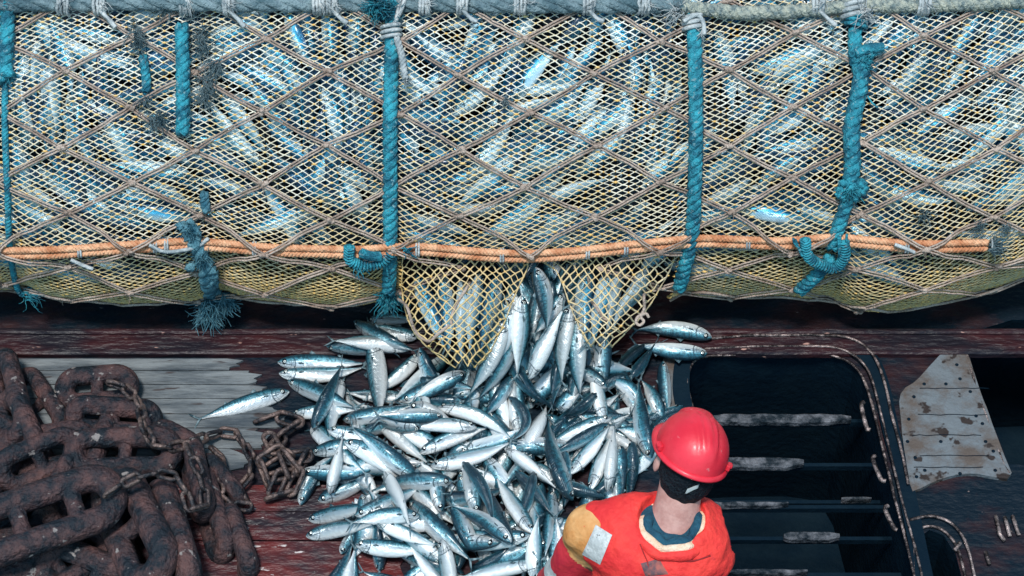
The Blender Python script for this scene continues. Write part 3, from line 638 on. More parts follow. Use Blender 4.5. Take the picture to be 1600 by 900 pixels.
tuft(mb, on_net(1352, 98, .05), 50, .07, .0022, (.6, -.2, -.6), .6, seed=14); tuft(mb, on_net(1325, 292, .05), 80, .07, .0022, (0, -.5, -.5), .9, seed=15); mb.tube(npath([(1355, 150), (1362, 160), (1370, 168)], .03), .004, 5); mb.clusters('knot', M['blue'], r_)
whipped([(1256, 362), (1262, 388), (1284, 402), (1308, 404), (1321, 388), (1318, 362)], .019, 28, r_)
mb = MB()
for L in ([(1241, 360), (1246, 372), (1252, 385)], [(1238, 358), (1240, 366), (1250, 376)], [(1302, 356), (1304, 384)], [(1312, 354), (1312, 380)], [(1322, 354), (1322, 372)]): mb.tube(npath(L, .065), .0055, 6)
for d in (-.022, -.004, .014): mb.tube([on_net(1336, 34, .05)+CR*math.cos(u)*.040-CF*(math.sin(u)*.038-.02)+CU*(d-.008*math.cos(u)) for u in [2*math.pi*j/14 for j in range(14)]], .009, 6, closed=True)
mb.clusters('loose_twine', M['blue'], r_)
mb = MB()
for d in (-.012, .01, .03): mb.tube([on_net(1337, 22, .055)+CR*math.cos(u)*.042-CF*(math.sin(u)*.040-.02)+CU*(d+.010*math.cos(u)) for u in [2*math.pi*j/14 for j in range(14)]], .010, 6, closed=True)
tuft(mb, on_net(1350, 30, .06), 50, .09, .0022, (1, -.2, 0), .8, seed=16); mb.clusters('white_lashing', M['white'], r_)
# worn rope wrapped in rags
root = empty('frayed_rope', on_net(325, 310, .03)); tag(root, 'frayed faded blue rope with shredded end below the orange rope', 'rope', GB)
mb = MB(); twist_rope(mb, npath([(321, 298), (322, 318), (326, 330)], .02), .019, .07, jit=.3); 
q = npath([(288, 345), (300, 370), (314, 400), (322, 430), (332, 460), (338, 480)], .03); twist_rope(mb, q, .032, .13, jit=.6)
for i in range(34):
    p = q[rnd.randrange(len(q))]; mb.blob(p+Vector((rnd.gauss(0, .022), -.01, rnd.gauss(0, .012))), rnd.uniform(.012, .022), 8, amp=1.2)
mb.build('shredded_strands', M['blue_fray'], root)
mb = MB(); tuft(mb, on_net(322, 462, .02)+Vector((0, 0, -.02)), 260, .14, .0024, (-.1, -.15, -1), .42, seed=20); tuft(mb, on_net(352, 460, .02)+Vector((0, 0, -.02)), 120, .10, .0024, (.3, -.15, -.8), .45, seed=21); tuft(mb, on_net(312, 390, .04), 90, .07, .0022, (0, -.4, -.5), .9, seed=22); tuft(mb, on_net(292, 350, .04), 70, .06, .0022, (0, -.4, .2), .9, seed=23); mb.clusters('frayed_end', M['blue_fray'], root)
# orange double rope
root = empty('orange_rope', on_net(0, 388, .02)); tag(root, 'orange double rope stretched along the lower side of the net', 'rope')
for k, (dy, hand) in enumerate(((-4.4, 1), (4.4, -1))):
    mb = MB(); twist_rope(mb, npath([(x, y+dy) for x, y in OP], .028, 6), .0148, .046, hand=hand, n=5); mb.build('rope_strands', M['orange'], root)
mb = MB()
for x in (128, 245, 262, 400, 655, 785, 918, 978, 1168, 1415, 1548):
    c_ = on_net(x, interp(OP, x), .028)
    for d in (-.006, .004): mb.tube([c_+Vector((d, 0, 0))+(CU*math.cos(u)+-CF*math.sin(u)*.6)*.026 for u in [2*math.pi*j/12 for j in range(12)]], .0042, 5, closed=True)
for L in ([(115, 393), (135, 402), (150, 408)], [(236, 372), (262, 382), (300, 376), (330, 362)], [(1395, 372), (1412, 378), (1425, 384)]): mb.tube(npath(L, .05), .008, 6)
mb.clusters('twine_tie', M['white'], root); mb = MB(); tuft(mb, on_net(1545, 377, .03), 60, .09, .0022, (1, -.1, .1), .35, seed=77); mb.build('frayed_end', M['grey'], root)
# headline rope along the top edge
root = empty('headline_rope', on_net(60, 8, .03)); tag(root, 'thick grey headline rope along the top edge of the net', 'rope')
mb = MB(); twist_rope(mb, npath([(-80, 12), (30, 10), (200, 7), (400, 9), (600, 10), (800, 12), (1000, 12), (1070, 14)], .03, 8), .032, .26, jit=.12, n=8)
mb.build('rope_strands', M['grey'], root)
mb = MB(); twist_rope(mb, npath([(1060, 14), (1150, 22), (1250, 20), (1350, 12), (1450, 12), (1600, 5), (1700, 0)], .03, 8), .028, .08, jit=.35, n=6); mb.build('rolled_netting', M['grey2'], root)
for i, x in enumerate((103, 160, 290, 360, 500, 520, 665, 722, 812, 920, 1005, 1275, 1440)):
    mb = MB(); c_ = on_net(x, 10, .03)
    for d in (-.018, -.006, .006, .018): mb.tube([c_+Vector((d+rnd.uniform(-.003, .003), 0, 0))+(CU*math.cos(u)+-CF*math.sin(u))*.038 for u in [2*math.pi*j/12 for j in range(12)]], .0065, 5, closed=True)
    if i % 2: mb.tube(npath([(x, 20), (x+14, 34), (x+24, 42+rnd.uniform(-6, 6))], .05), [.008]*9+[.010]*8, 6)
    tuft(mb, on_net(x+5, 12, .07), 14, .06, .0018, (rnd.uniform(-1, 1), -.3, -.5), .7, seed=i+90)
    mb.clusters('lashing', M['white'], root)
# ------------------------------------------------------------------ fish
NR, NS = 17, 12
def hprof(t):     # half height / half width against length (t: 0 snout .. 1 tail root), body length = 1
    H = [(0, .012), (.03, .042), (.08, .068), (.16, .092), (.26, .106), (.38, .111), (.5, .109), (.62, .098), (.74, .076), (.85, .045), (.94, .021), (1, .014)]
    W_ = [(0, .008), (.03, .027), (.08, .046), (.16, .066), (.26, .079), (.38, .085), (.5, .081), (.62, .067), (.74, .047), (.85, .026), (.94, .013), (1, .010)]
    return interp(H, t), interp(W_, t)
PROF = [hprof(t) for t in [((i/(NR-1))**1.15) for i in range(NR)]]
TT = [((i/(NR-1))**1.15) for i in range(NR)]
def fish_geo(spine, dors, L, fat=1.0, gape=0):
    """spine: function t->(point) over 0..1 (snout..tail root); dors: function t->dorsal direction; returns verts, faces, uv(per vertex), mats"""
    V = []; Fc = []; UV = []; Mt = []
    for i, t in enumerate(TT):
        p = spine(t); tg = (spine(min(1, t+.03))-spine(max(0, t-.03))).normalized(); d = dors(t); d = (d-tg*d.dot(tg)).normalized(); s = tg.cross(d); h, w_ = PROF[i]; h *= fat; w_ *= fat
        for j in range(NS):
            a = 2*math.pi*j/NS; z = math.cos(a); y = math.sin(a)
            V.append(p+d*(z*h*L*(1. if z > 0 else 1.06))+s*(y*w_*L)); UV.append((t, .5+.5*z))
    for i in range(NR-1):
        for j in range(NS): Fc.append((i*NS+j, i*NS+(j+1) % NS, (i+1)*NS+(j+1) % NS, (i+1)*NS+j)); Mt.append(0)
    Fc.append(tuple(range(NS))[::-1]); Mt.append(0); Fc.append(tuple((NR-1)*NS+j for j in range(NS))); Mt.append(1)
    def fr(t):
        p = spine(t); tg = (spine(min(1, t+.03))-spine(max(0, t-.03))).normalized(); d = dors(t); d = (d-tg*d.dot(tg)).normalized(); return p, tg, d, tg.cross(d)
    def fin(pts, th=.004):
        # pts: points of a thin fin outline; solid slab
        n = len(V); k = len(pts); nn = (pts[1]-pts[0]).cross(pts[2]-pts[0]).normalized()*th*L
        for sgn in (1, -1):
            for q in pts: V.append(q+nn*sgn*.5); UV.append((.9, .8))
        Fc.append(tuple(n+i for i in range(k))); Fc.append(tuple(n+k+i for i in range(k))[::-1]); Mt.extend([1, 1])
        for i in range(k): Fc.append((n+i, n+k+i, n+k+(i+1) % k, n+(i+1) % k)); Mt.append(1)
    p, tg, d, s = fr(1.)
    for sg_ in (1, -1):   # forked tail
        fin([p-tg*.02*L, p+tg*.02*L+d*sg_*.012*L, p+tg*.10*L+d*sg_*.085*L, p+tg*.13*L+d*sg_*.10*L, p+tg*.085*L+d*sg_*.045*L, p+tg*.045*L])
    p, tg, d, s = fr(.36); h = .115*fat
    fin([p+d*h*.93*L, p+tg*.03*L+d*(h+.035)*L, p+tg*.09*L+d*h*.93*L])
    p, tg, d, s = fr(.70); fin([p+d*.072*fat*L, p+tg*.02*L+d*.11*fat*L, p+tg*.06*L+d*.06*fat*L])
    p, tg, d, s = fr(.68); fin([p-d*.075*fat*L, p+tg*.02*L-d*.115*fat*L, p+tg*.07*L-d*.06*fat*L])
    p, tg, d, s = fr(.235)
    for sg_ in (1, -1):
        q = p+s*sg_*.070*fat*L; fin([q-d*.005*L, q+tg*.05*L+s*sg_*.03*L+d*.004*L, q+tg*.085*L+s*sg_*.022*L-d*.012*L, q+tg*.02*L-d*.02*L])
    p, tg, d, s = fr(.085); h, w_ = hprof(.085)
    for sg_ in (1, -1):
        for rad, mi, o_ in ((.036, 3, .74), (.029, 2, .84), (.0165, 3, 1.0)):
            n = len(V); c_ = p+s*sg_*w_*fat*o_*L+d*.010*L
            for i in range(4):
                for j in range(8):
                    a = math.pi/2*i/3; b = 2*math.pi*j/8
                    V.append(c_+(tg*math.cos(b)+d*math.sin(b))*math.cos(a)*rad*L+s*sg_*math.sin(a)*rad*.55*L); UV.append((.1, .5))
            for i in range(3):
                for j in range(8):
                    q = (n+i*8+j, n+i*8+(j+1) % 8, n+(i+1)*8+(j+1) % 8, n+(i+1)*8+j); Fc.append(q if sg_ > 0 else q[::-1]); Mt.append(mi)
    return V, Fc, UV, Mt
def fish_mesh(geo, name='mackerel', origin=None):
    V, Fc, UV, Mt = geo; o = origin or Vector((0, 0, 0))
    me = bpy.data.meshes.new(name); me.from_pydata([tuple(v-o) for v in V], [], Fc); uvl = me.uv_layers.new(name='UVMap')
    li = np.zeros(len(me.loops), dtype=np.int32); me.loops.foreach_get('vertex_index', li); uvl.data.foreach_set('uv', np.array(UV)[li].ravel())
    me.polygons.foreach_set('material_index', Mt); me.polygons.foreach_set('use_smooth', [True]*len(Fc)); me.update(); return me
# variants along +X (snout at +.5)
def variant(bl, bd, fat=1.0):
    def sp(t):
        x = .5-t; s_ = math.sin(math.pi*t); return Vector((x*.98, bl[0]*s_+bl[1]*math.sin(2*math.pi*t), bd*s_))
    return fish_geo(sp, lambda t: Vector((0, 0, 1)), 1.0, fat)
VAR = [variant(b, d, f) for b, d, f in (((0, 0), 0, 1), ((.06, 0), 0, 1.05), ((-.07, 0), .01, .95), ((.03, .02), -.02, 1.), ((0, .03), .03, 1.08), ((-.03, -.02), 0, .92), ((.11, 0), 0, 1.), ((-.02, 0), -.03, 1.1))]
VME = [fish_mesh(v) for v in VAR]
for me in VME:
    for m_ in FMB: me.materials.append(m_)
VNP = [np.array([tuple(p) for p in v[0]]) for v in VAR]
def place(k, p, ax, dors, L, W_=1.0):
    x = Vector(ax).normalized(); z = Vector(dors); z = (z-x*z.dot(x)).normalized(); y = z.cross(x)
    return Matrix.Translation(p) @ Matrix((x, y, z)).transposed().to_4x4() @ Matrix.Diagonal((L, L*W_, L*W_, 1))
def put_fish(k, Mx, label, group):
    o = bpy.data.objects.new('mackerel', VME[k]); C.objects.link(o); o.matrix_world = Mx; tag(o, label, 'fish', group); return o
class Stuff:
    def __init__(s): s.V = []; s.F = []; s.UV = []; s.M = []; s.n = 0
    def add(s, k, Mx):
        A = np.array(Mx); s.V.append(VNP[k] @ A[:3, :3].T+A[:3, 3]); V, Fc, UV, Mt = VAR[k]
        s.F += [tuple(i+s.n for i in f) for f in Fc]; s.UV += UV; s.M += Mt; s.n += len(V)
    def build(s, name, label, cat, mats):
        V = np.concatenate(s.V); me = fish_mesh(([Vector(v) for v in V], s.F, s.UV, s.M), name); o = link(name, me, mats); tag(o, label, cat, kind='stuff'); return o
# heap stacking on a height field
GX0, GY0, GR = -1.5, -2.1, .01; GNX, GNY = 300, 270
Hf = np.zeros((GNX, GNY)); XX, YY = np.meshgrid(GX0+GR*np.arange(GNX), GY0+GR*np.arange(GNY), indexing='ij')
# the spill slopes down from the torn mouth
for i in range(GNX):
    for j in range(0, GNY):
        a, b = pix((XX[i, j], YY[i, j], .12))
        if b < 700:
            wdt = interp([(400, 60), (480, 75), (560, 130), (640, 240), (700, 300)], b); c_ = interp([(400, 850), (560, 850), (700, 800)], b)
            k = math.exp(-((a-c_)/wdt)**4); Hf[i, j] = k*max(0, ZS(b)-.11)*min(1, (720-b)/60)
_sy = (YY > ys(552, .03)) & (YY < ys(512, .045)); Hf[_sy] = np.maximum(Hf[_sy], .045)      # the sill
def hsample(x, y, r):
    i0_, i1_ = int((x-r-GX0)/GR), int((x+r-GX0)/GR)+1; j0_, j1_ = int((y-r-GY0)/GR), int((y+r-GY0)/GR)+1
    i0_, j0_ = max(0, i0_), max(0, j0_); A = Hf[i0_:i1_+1, j0_:j1_+1]
    return (float(np.percentile(A, 62)), (i0_, i1_, j0_, j1_)) if A.size else (0., None)
def settle(hp, tp, mid, L, roll, zfix=None, fat=1.0):
    """hp, tp, mid in pixels -> spine in metres resting on what lies below"""
    n = 13; zs = [.08]*n
    tk = abs(math.cos(R(roll))); 
    if zfix is not None: zs = list(np.linspace(zfix[0], zfix[1], n))
    for it in range(1 if zfix is not None else 4):
        pts = []
        for k in range(n):
            t = k/(n-1); bx = (1-t)**2*hp[0]+2*t*(1-t)*mid[0]+t*t*tp[0]; by = (1-t)**2*hp[1]+2*t*(1-t)*mid[1]+t*t*tp[1]; pts.append(P(bx, by, zs[k]))
        if zfix is not None: break
        need = []
        for k, p in enumerate(pts):
            h, w_ = hprof(k/(n-1)); r_ = (h*tk+w_*(1-tk))*L*fat; hv, _ = hsample(p.x, p.y, max(.012, w_*L*.8)); need.append(hv+r_*.80)
        ts = np.linspace(0, 1, n); c1 = np.polyfit(ts, need, 1); lin = np.polyval(c1, ts); lin += max(0, np.max(np.array(need)-lin)*.35)
        c2 = np.polyval(np.polyfit(ts, need, 3), ts); zs = list(np.maximum(lin*.6+c2*.4, .02))
    pts = []
    for k in range(n):
        t = k/(n-1); bx = (1-t)**2*hp[0]+2*t*(1-t)*mid[0]+t*t*tp[0]; by = (1-t)**2*hp[1]+2*t*(1-t)*mid[1]+t*t*tp[1]; pts.append(P(bx, by, zs[k]))
    for k, p in enumerate(pts):        # raise the height field
        h, w_ = hprof(k/(n-1)); r_ = (h*tk+w_*(1-tk))*L*fat; wr_ = (w_*tk+h*(1-tk))*L*fat+.004; _, bb = hsample(p.x, p.y, wr_)
        if bb:
            a, b, c_, d = bb; X = XX[a:b+1, c_:d+1]; Y = YY[a:b+1, c_:d+1]; dd = ((X-p.x)**2+(Y-p.y)**2)/(wr_**2)
            Hf[a:b+1, c_:d+1] = np.maximum(Hf[a:b+1, c_:d+1], np.where(dd < 1, p.z+r_*.85*np.sqrt(np.clip(1-dd, 0, 1)), 0))
    return pts
def traced(hx, hy, tx, ty, roll, label, bx=0, by=0, zfix=None, fat=.94, dep=None):
    # body ends a little before the tail fin
    hx_, hy_ = hx, hy; k = .90; txb, tyb = hx+(tx-hx)*k, hy+(ty-hy)*k
    bx += rnd.gauss(0, 2.2); by += rnd.gauss(0, 2.2); mid = ((hx_+txb)/2+2*bx, (hy_+tyb)/2+2*by)
    lenw = (P(hx_, hy_, .1)-P(txb, tyb, .1)).length; lenpx = math.hypot(txb-hx_, tyb-hy_); L = min(.46, max(.30, lenw*.6+.37*.42))*rnd.uniform(.94, 1.1)
    roll += rnd.uniform(-14, 14); pts = settle((hx_, hy_), (txb, tyb), mid, L*.95, roll, zfix, fat)
    def sp(t):
        u = t*(len(pts)-1); i = min(int(u), len(pts)-2); return pts[i].lerp(pts[i+1], u-i)
    ax = (pts[-1]-pts[0]).normalized(); upv = Vector((0, -.25, 1)); upv = (upv-ax*upv.dot(ax)).normalized()
    dv = Matrix.Rotation(R(roll), 3, ax) @ upv
    geo = fish_geo(sp, lambda t: dv, L*.98, fat); org = pts[6]
    me = fish_mesh(geo, 'mackerel', org); o = link('mackerel', me, FM, loc=org); tag(o, label, 'fish', 'mackerel spilled on the deck'); return o
# roll 0 = back up, +-90 = on its side (sign picks which way the back lies), 180 = belly up
G = 'mackerel spilled on the deck'
FILL = 'mackerel lying half buried under the other fish of the heap'
pile_px = [(470, 560), (520, 525), (620, 510), (700, 560), (760, 500), (900, 500), (960, 530), (1030, 560), (1045, 640), (1020, 700), (1000, 800), (900, 870), (860, 930), (540, 930), (510, 860), (500, 780), (520, 720), (480, 660), (500, 610)]
def inside(poly, x, y):
    c = False
    for i in range(len(poly)):
        x1, y1 = poly[i]; x2, y2 = poly[i-1]
        if (y1 > y) != (y2 > y) and x < (x2-x1)*(y-y1)/(y2-y1)+x1: c = not c
    return c
def fill(n, seed, shrink=26, sub=None):
    rr = random.Random(seed); k = 0; tries = 0
    while k < n and tries < 5000:
        tries += 1; cx, cy = rr.uniform(440, 1060), rr.uniform(500, 930); a = rr.uniform(0, 2*math.pi); l = rr.uniform(62, 72)
        hx, hy = cx+math.cos(a)*l, cy-math.sin(a)*l*.85; tx, ty = cx-math.cos(a)*l, cy+math.sin(a)*l*.85
        if not (inside(pile_px, hx, hy) and inside(pile_px, tx, ty) and inside(pile_px, cx, cy)): continue
        if sub and not sub(cx, cy): continue
        traced(hx, hy, tx, ty, rr.choice((-90, 90, 100, -100, 150, -150, 30, -30, 75, -75)), FILL, rr.uniform(-11, 11), rr.uniform(-11, 11), fat=rr.uniform(.86, 1.08)); k += 1
fill(60, 11)
fill(26, 13, sub=lambda x, y: y > 640)
fill(16, 17, sub=lambda x, y: y > 760)
T = [
# layer 1
(452, 612, 300, 658, 95, 'lone silver mackerel on the grey boards, tail pointing left', 0, -3),
(510, 541, 625, 552, -35, 'dark-backed mackerel with its head poking out left under a pale tail', 0, 0),
(575, 503, 660, 500, -80, 'blue mackerel at the top of the heap below the net, behind a dark one', 0, -4),
(652, 527, 570, 506, 95, 'pale gilled mackerel by the left corner of the torn net mouth', 0, 0),
(456, 648, 575, 638, -95, 'white-bellied mackerel just above the long link chain', 0, 0),
(640, 622, 530, 612, 100, 'pale mackerel lying crosswise behind the upright centre left fish', 0, 2),
(536, 656, 650, 632, -70, 'mackerel with ruffled gills left of the upright fish\'s tail', 0, 0),
(470, 789, 532, 700, 60, 'mackerel on the left rim of the heap, snout hanging to the red deck', -6, -4),
(488, 707, 605, 690, -80, 'mackerel head facing left above the open-mouthed white one', 0, 0),
(482, 812, 595, 785, -90, 'upper of two mackerel heads stacked at the bottom left rim', 0, 0),
(478, 838, 600, 815, -100, 'lower of two mackerel heads stacked at the bottom left rim', 0, 0),
(556, 850, 680, 862, -90, 'mackerel facing left in the lower heap beside dark gaps', 0, 0),
(490, 945, 556, 840, -40, 'dark teal mackerel leaning off the bottom left rim of the heap', 8, 4),
(540, 975, 556, 848, 120, 'white-bellied mackerel at the bottom left, cut by the photo edge', 0, 0),
(962, 582, 1034, 532, 20, 'dark mackerel arched beside the right torn flap', -4, -8),
(1105, 552, 985, 538, -95, 'lower of the two mackerel resting across the hatch corner', 0, 4),
(1035, 662, 1000, 588, 60, 'mackerel with dark head tucked beside the red helmet', 0, 0),
(862, 766, 850, 880, 60, 'small-eyed mackerel head facing up, right one of two in the lower heap', 0, 0),
(843, 752, 828, 865, -60, 'mackerel head facing up, left one of two in the lower heap', 0, 0),
(745, 802, 728, 690, 90, 'mackerel hanging head down beside a dark curved fish', 0, 0),
(742, 862, 700, 765, -60, 'mackerel head peeping below the striped pair', 0, 0),
(690, 800, 680, 705, 60, 'mackerel head poking down under the big grey-backed fish', 0, 0),
(722, 660, 748, 596, -70, 'thin whitish mackerel standing left of the striped teal one', 0, 0),
(835, 712, 778, 770, -60, 'teal mackerel crossing under the pale slanting fish', 0, 0),
(882, 700, 880, 805, 20, 'teal mackerel beneath the long S shaped fish', 0, 0),
(970, 696, 965, 805, -50, 'teal mackerel with white-ringed eye, left of the helmet', 0, 0),
(988, 690, 980, 800, -20, 'plain teal mackerel closest to the helmet\'s left', 0, 0),
(712, 892, 724, 826, 30, 'short teal mackerel near the bottom of the heap', 0, 0),
(835, 905, 842, 800, 130, 'white-bellied mackerel near the yellow sleeve', -3, 0),
(870, 905, 868, 800, -80, 'mackerel right against the yellow sleeve', 0, 0),
(655, 930, 560, 890, 60, 'mackerel lying crosswise on the bottom edge, left part of the heap', 0, 0),
(780, 925, 660, 900, -90, 'mackerel lying crosswise on the bottom edge, middle of the heap', 0, 0),
(805, 735, 870, 815, 20, 'dark teal mackerel slanting under the spill right of centre', 0, 0),
(920, 770, 905, 850, 60, 'mackerel just above the orange vest', 0, 0),
# layer 2
(641, 546, 512, 531, 110, 'pale-bellied mackerel with its tail at the heap\'s upper left', 0, -3),
(434, 566, 580, 568, -82, 'upper one of the two mackerel facing left at the heap\'s far left', 0, -4),
(450, 595, 562, 640, -60, 'barred teal mackerel slanting down right at the left of the heap', 0, -2),
(655, 552, 568, 622, 105, 'white mackerel with teal underside behind the upright fish', 3, 3),
(728, 583, 628, 636, -100, 'mackerel lying just below the large white one under the flap', 0, 3),
(692, 650, 583, 650, -70, 'blue grey mackerel lying level, going under the long pale fish', 0, 0),
(526, 754, 625, 692, -80, 'mackerel with its mouth open left, above the shaggy one', 0, 0),
(538, 690, 640, 758, -80, 'open-mouthed mackerel with ribbed gills slanting down right', 4, -4),
(555, 805, 668, 756, -85, 'white-headed mackerel facing left under the big grey-backed fish', 0, 0),
(800, 588, 752, 658, 40, 'striped teal mackerel below the dark stream of the mouth', 0, 0),
(1000, 640, 942, 586, 80, 'teal and white mackerel curved behind the big upright right one', 4, -4),
(1018, 700, 958, 666, 80, 'arched mackerel crossing left of the helmet', 6, -8),
(800, 852, 752, 738, 25, 'dark mackerel lying left along the white one with its snout up', -3, 3),
(872, 640, 916, 592, -80, 'mackerel with toothy gill marks right of the dark S shaped fish', 0, 0),
# layer 3
(436, 583, 578, 574, -88, 'lower one of the two mackerel facing left at the heap\'s far left', 0, 3),
(700, 556, 606, 634, -112, 'big white-bellied mackerel, head up under the left torn flap', 0, 0),
(512, 671, 640, 722, -85, 'white-flanked mackerel slanting right below the dark-backed one', 5, -5),
(655, 708, 772, 664, -110, 'white mackerel with teal lower edge, middle of the heap', 0, -4),
(472, 735, 598, 730, 85, 'white mackerel with round eye at the left rim, mouth to the left', 4, 5),
(497, 782, 602, 733, -75, 'shaggy-looking mackerel with bright round eye above the red deck', 0, 4),
(655, 806, 542, 817, 75, 'teal mackerel with its tail to the left in the lower heap', 0, -4),
(922, 766, 960, 666, -130, 'speckled-headed mackerel, middle one of three pointing down by the vest', 0, 0),
(945, 662, 925, 548, 150, 'white upright mackerel below the tip of the right flap', 2, 0),
(950, 662, 852, 716, 15, 'dark teal mackerel lying under the pale one facing right', 0, 4),
(1036, 564, 1046, 658, 60, 'teal mackerel standing at the heap\'s right rim by the grey strip', -6, 0),
(722, 722, 776, 832, 10, 'dark curved mackerel right of the large white-headed fish', 8, -5),
# layer 4
(652, 748, 543, 662, 50, 'long narrow blue mackerel slanting down right, left half of the heap', 0, 0),
(590, 655, 676, 730, -120, 'white and teal mackerel ending under a spread tail', 0, 0),
(515, 772, 537, 676, 165, 'white mackerel tail pointing straight up at the left', 0, 0),
(585, 812, 692, 856, -105, 'small-mouthed mackerel facing up left beneath a white tail', 0, 3),
(640, 783, 742, 882, -50, 'broad grey-backed mackerel slanting down right in the lower heap', 0, 0),
(700, 925, 632, 838, 120, 'white-bellied mackerel at the bottom, tail in a dark star of fins', 0, 0),
(690, 842, 706, 960, 140, 'upright white mackerel at the bottom edge', 0, 0),
(735, 889, 818, 836, 10, 'dark mackerel curved like a smile near the bottom', 6, 9),
(835, 735, 803, 832, 20, 'dark teal mackerel standing right of the white upright one', 3, 0),
(1112, 528, 985, 514, -80, 'upper of the two mackerel resting across the hatch corner', 0, -3),
(912, 572, 1000, 580, 110, 'white mackerel level below the right flap, dark spread tail', 0, 0),
(932, 614, 870, 656, 0, 'dark mackerel curved over the pale one facing right', 7, 5),
(955, 652, 842, 702, 110, 'pale mackerel with its snout to the right, right of centre', -2, -3),
(745, 668, 600, 662, 118, 'long pale mackerel lying level across the middle of the heap', 0, -5),
(682, 637, 810, 690, -118, 'white mackerel curving down right above the long pale one', 8, -8),
# layer 5
(673, 728, 808, 688, -115, 'big white mackerel with clear gill slits facing left', 0, 4),
(707, 752, 568, 769, 45, 'large grey-backed mackerel facing right, lower middle', 0, -6),
(798, 848, 698, 785, -70, 'striped pale mackerel slanting down right, tail up left', 4, -4),
(600, 738, 644, 830, 160, 'white tail of a mackerel dropping from under the grey-backed fish', 0, 0),
(840, 880, 705, 906, 100, 'silver mackerel facing right at the bottom left of the vest', 0, -3),
(888, 741, 958, 658, -135, 'broad white mackerel pointing down left, right of centre', 2, 2),
(949, 768, 960, 655, 170, 'brightest white upright mackerel directly above the vest', 0, 0),
(984, 592, 1027, 532, 10, 'teal mackerel with a white back line, tail up beside the hatch fish', 0, 0),
(948, 606, 858, 568, 60, 'mackerel with dark head facing right, mid right of the spill', 2, -7),
# layer 6
(488, 669, 538, 562, 0, 'dark-backed mackerel lying head down at the left, tail up', -2, 0),
(580, 528, 593, 668, 105, 'upright silver mackerel, head at top, left half of the heap', 4, 0),
(553, 502, 656, 552, -35, 'dark blue mackerel slanting right at the very top of the heap', 0, 3),
(832, 833, 770, 735, 118, 'white-bellied mackerel with dark snout pointing down right', -3, 3),
(791, 702, 877, 769, 172, 'pale thin mackerel slanting down right in the centre right', 0, 2),
(895, 782, 852, 642, -50, 'long teal mackerel with white side, snout down above the sleeve', -7, 2),
(1018, 716, 996, 585, 40, 'big pale upright mackerel touching the left of the helmet', -3, 0),
(797, 545, 878, 648, 0, 'dark long mackerel swinging down right from the spill', -14, 12),
(795, 620, 802, 694, 0, 'dark mackerel curled into a hook in the middle of the heap', 27, 0),
]
for t in T:
    traced(*t[:6], *(t[6:8] if len(t) > 6 else ()))
# the stream in the torn mouth: heights follow the slope of the spill
def zz(y, d=0): return ZS(y)+d
ST = [
(805, 508, 744, 632, 35, 'dark teal mackerel sliding down left in the torn mouth', 3, 5, 0.0),
(880, 458, 832, 526, 65, 'teal mackerel slanting behind the topmost fish of the spill', 0, 0, .0),
(845, 446, 826, 540, 60, 'dark mackerel behind the tail of the topmost fish', 0, 0, -.02),
(873, 560, 862, 640, 20, 'teal mackerel deep in the middle of the spill', 0, 0, -.01),
(905, 560, 890, 640, 60, 'pale mackerel deep at the right of the spill', 0, 0, -.02),
(792, 462, 764, 594, 80, 'grey mackerel sliding from under the left flap, second from it', 5, 4, .03),
(786, 490, 730, 626, 105, 'white mackerel sliding along the edge of the left flap', 6, 6, .04),
(904, 492, 906, 628, 95, 'narrow mackerel along the edge of the right flap', -3, 0, .03),
(892, 478, 876, 606, 110, 'white and teal mackerel standing in the right of the torn mouth', -4, 0, .05),
(815, 462, 808, 596, -120, 'white mackerel with a round eye, head up in the torn mouth', 4, 0, .04),
(826, 592, 884, 474, -135, 'broad white mackerel with its head down in the centre of the spill', 2, 3, .06),
(836, 418, 856, 522, 62, 'topmost mackerel hanging out of the net with its tail down', 4, -2, .10),
]
for hx, hy, tx, ty, roll, lab, bx, by, d in ST:
    traced(hx, hy, tx, ty, roll, lab, bx, by, zfix=(zz(hy, d-.01), zz(ty, d)))
# mackerel seen through the mesh of the bag and of the flaps
NETL = 'mackerel packed inside the net, seen through its mesh'
stuff = Stuff(); cnt = 0; rr = random.Random(5); spots = []
for gy in range(12):
    for gx in range(33):
        spots.append((-60+gx*54+rr.uniform(-26, 26)+(34 if gy % 2 else 0), -30+gy*42+rr.uniform(-14, 14)))
rr.shuffle(spots)
def field(x, y):
    a = noise.noise(Vector((x*.004, y*.005, 1.5)))*100
    return (a+(38 if x > 950 else (-28 if x < 700 else 15)))+rr.gauss(0, 18)
for lay in range(2):
    for (x, y) in spots:
        if noise.noise(Vector((x*.0065, y*.009, 4))) < (-.30 if lay == 0 else -.18)+(.3 if y > interp(EDGE, x)-75 else 0): continue
        if y > interp(EDGE, x)-12: continue
        if in_mouth(x, y) and not (y < 420): continue
        if lay == 1: x += 35; y += 18
        hit = BAG.ray_cast(CAM, ray(x, y))
        if hit[0] is None: continue
        nn = hit[1]; nn = nn if nn.dot(ray(x, y)) < 0 else -nn; a = R(field(x, y)); flip = rr.choice((0, math.pi)); a += flip
        dirv = CR*math.cos(a)+CU*math.sin(a); dirv = (dirv-nn*dirv.dot(nn)).normalized(); L = rr.uniform(.27, .35)
        off = rr.uniform(.045, .07) if lay == 0 else rr.uniform(.095, .125)
        p = hit[0]-nn*off; rl = R(rr.choice((20, 45, 70, 90, 115, -20, -45, -70, -90, -115, 140, 0, 10))); dv = Matrix.Rotation(rl, 3, dirv) @ nn
        k = rr.randrange(8); Mx = place(k, p, dirv, dv, L)
        if lay == 0 and cnt < 80 and -20 < x < 1620 and y > 5: put_fish(k, Mx, NETL, 'mackerel inside the net'); cnt += 1
        else: stuff.add(k, Mx)
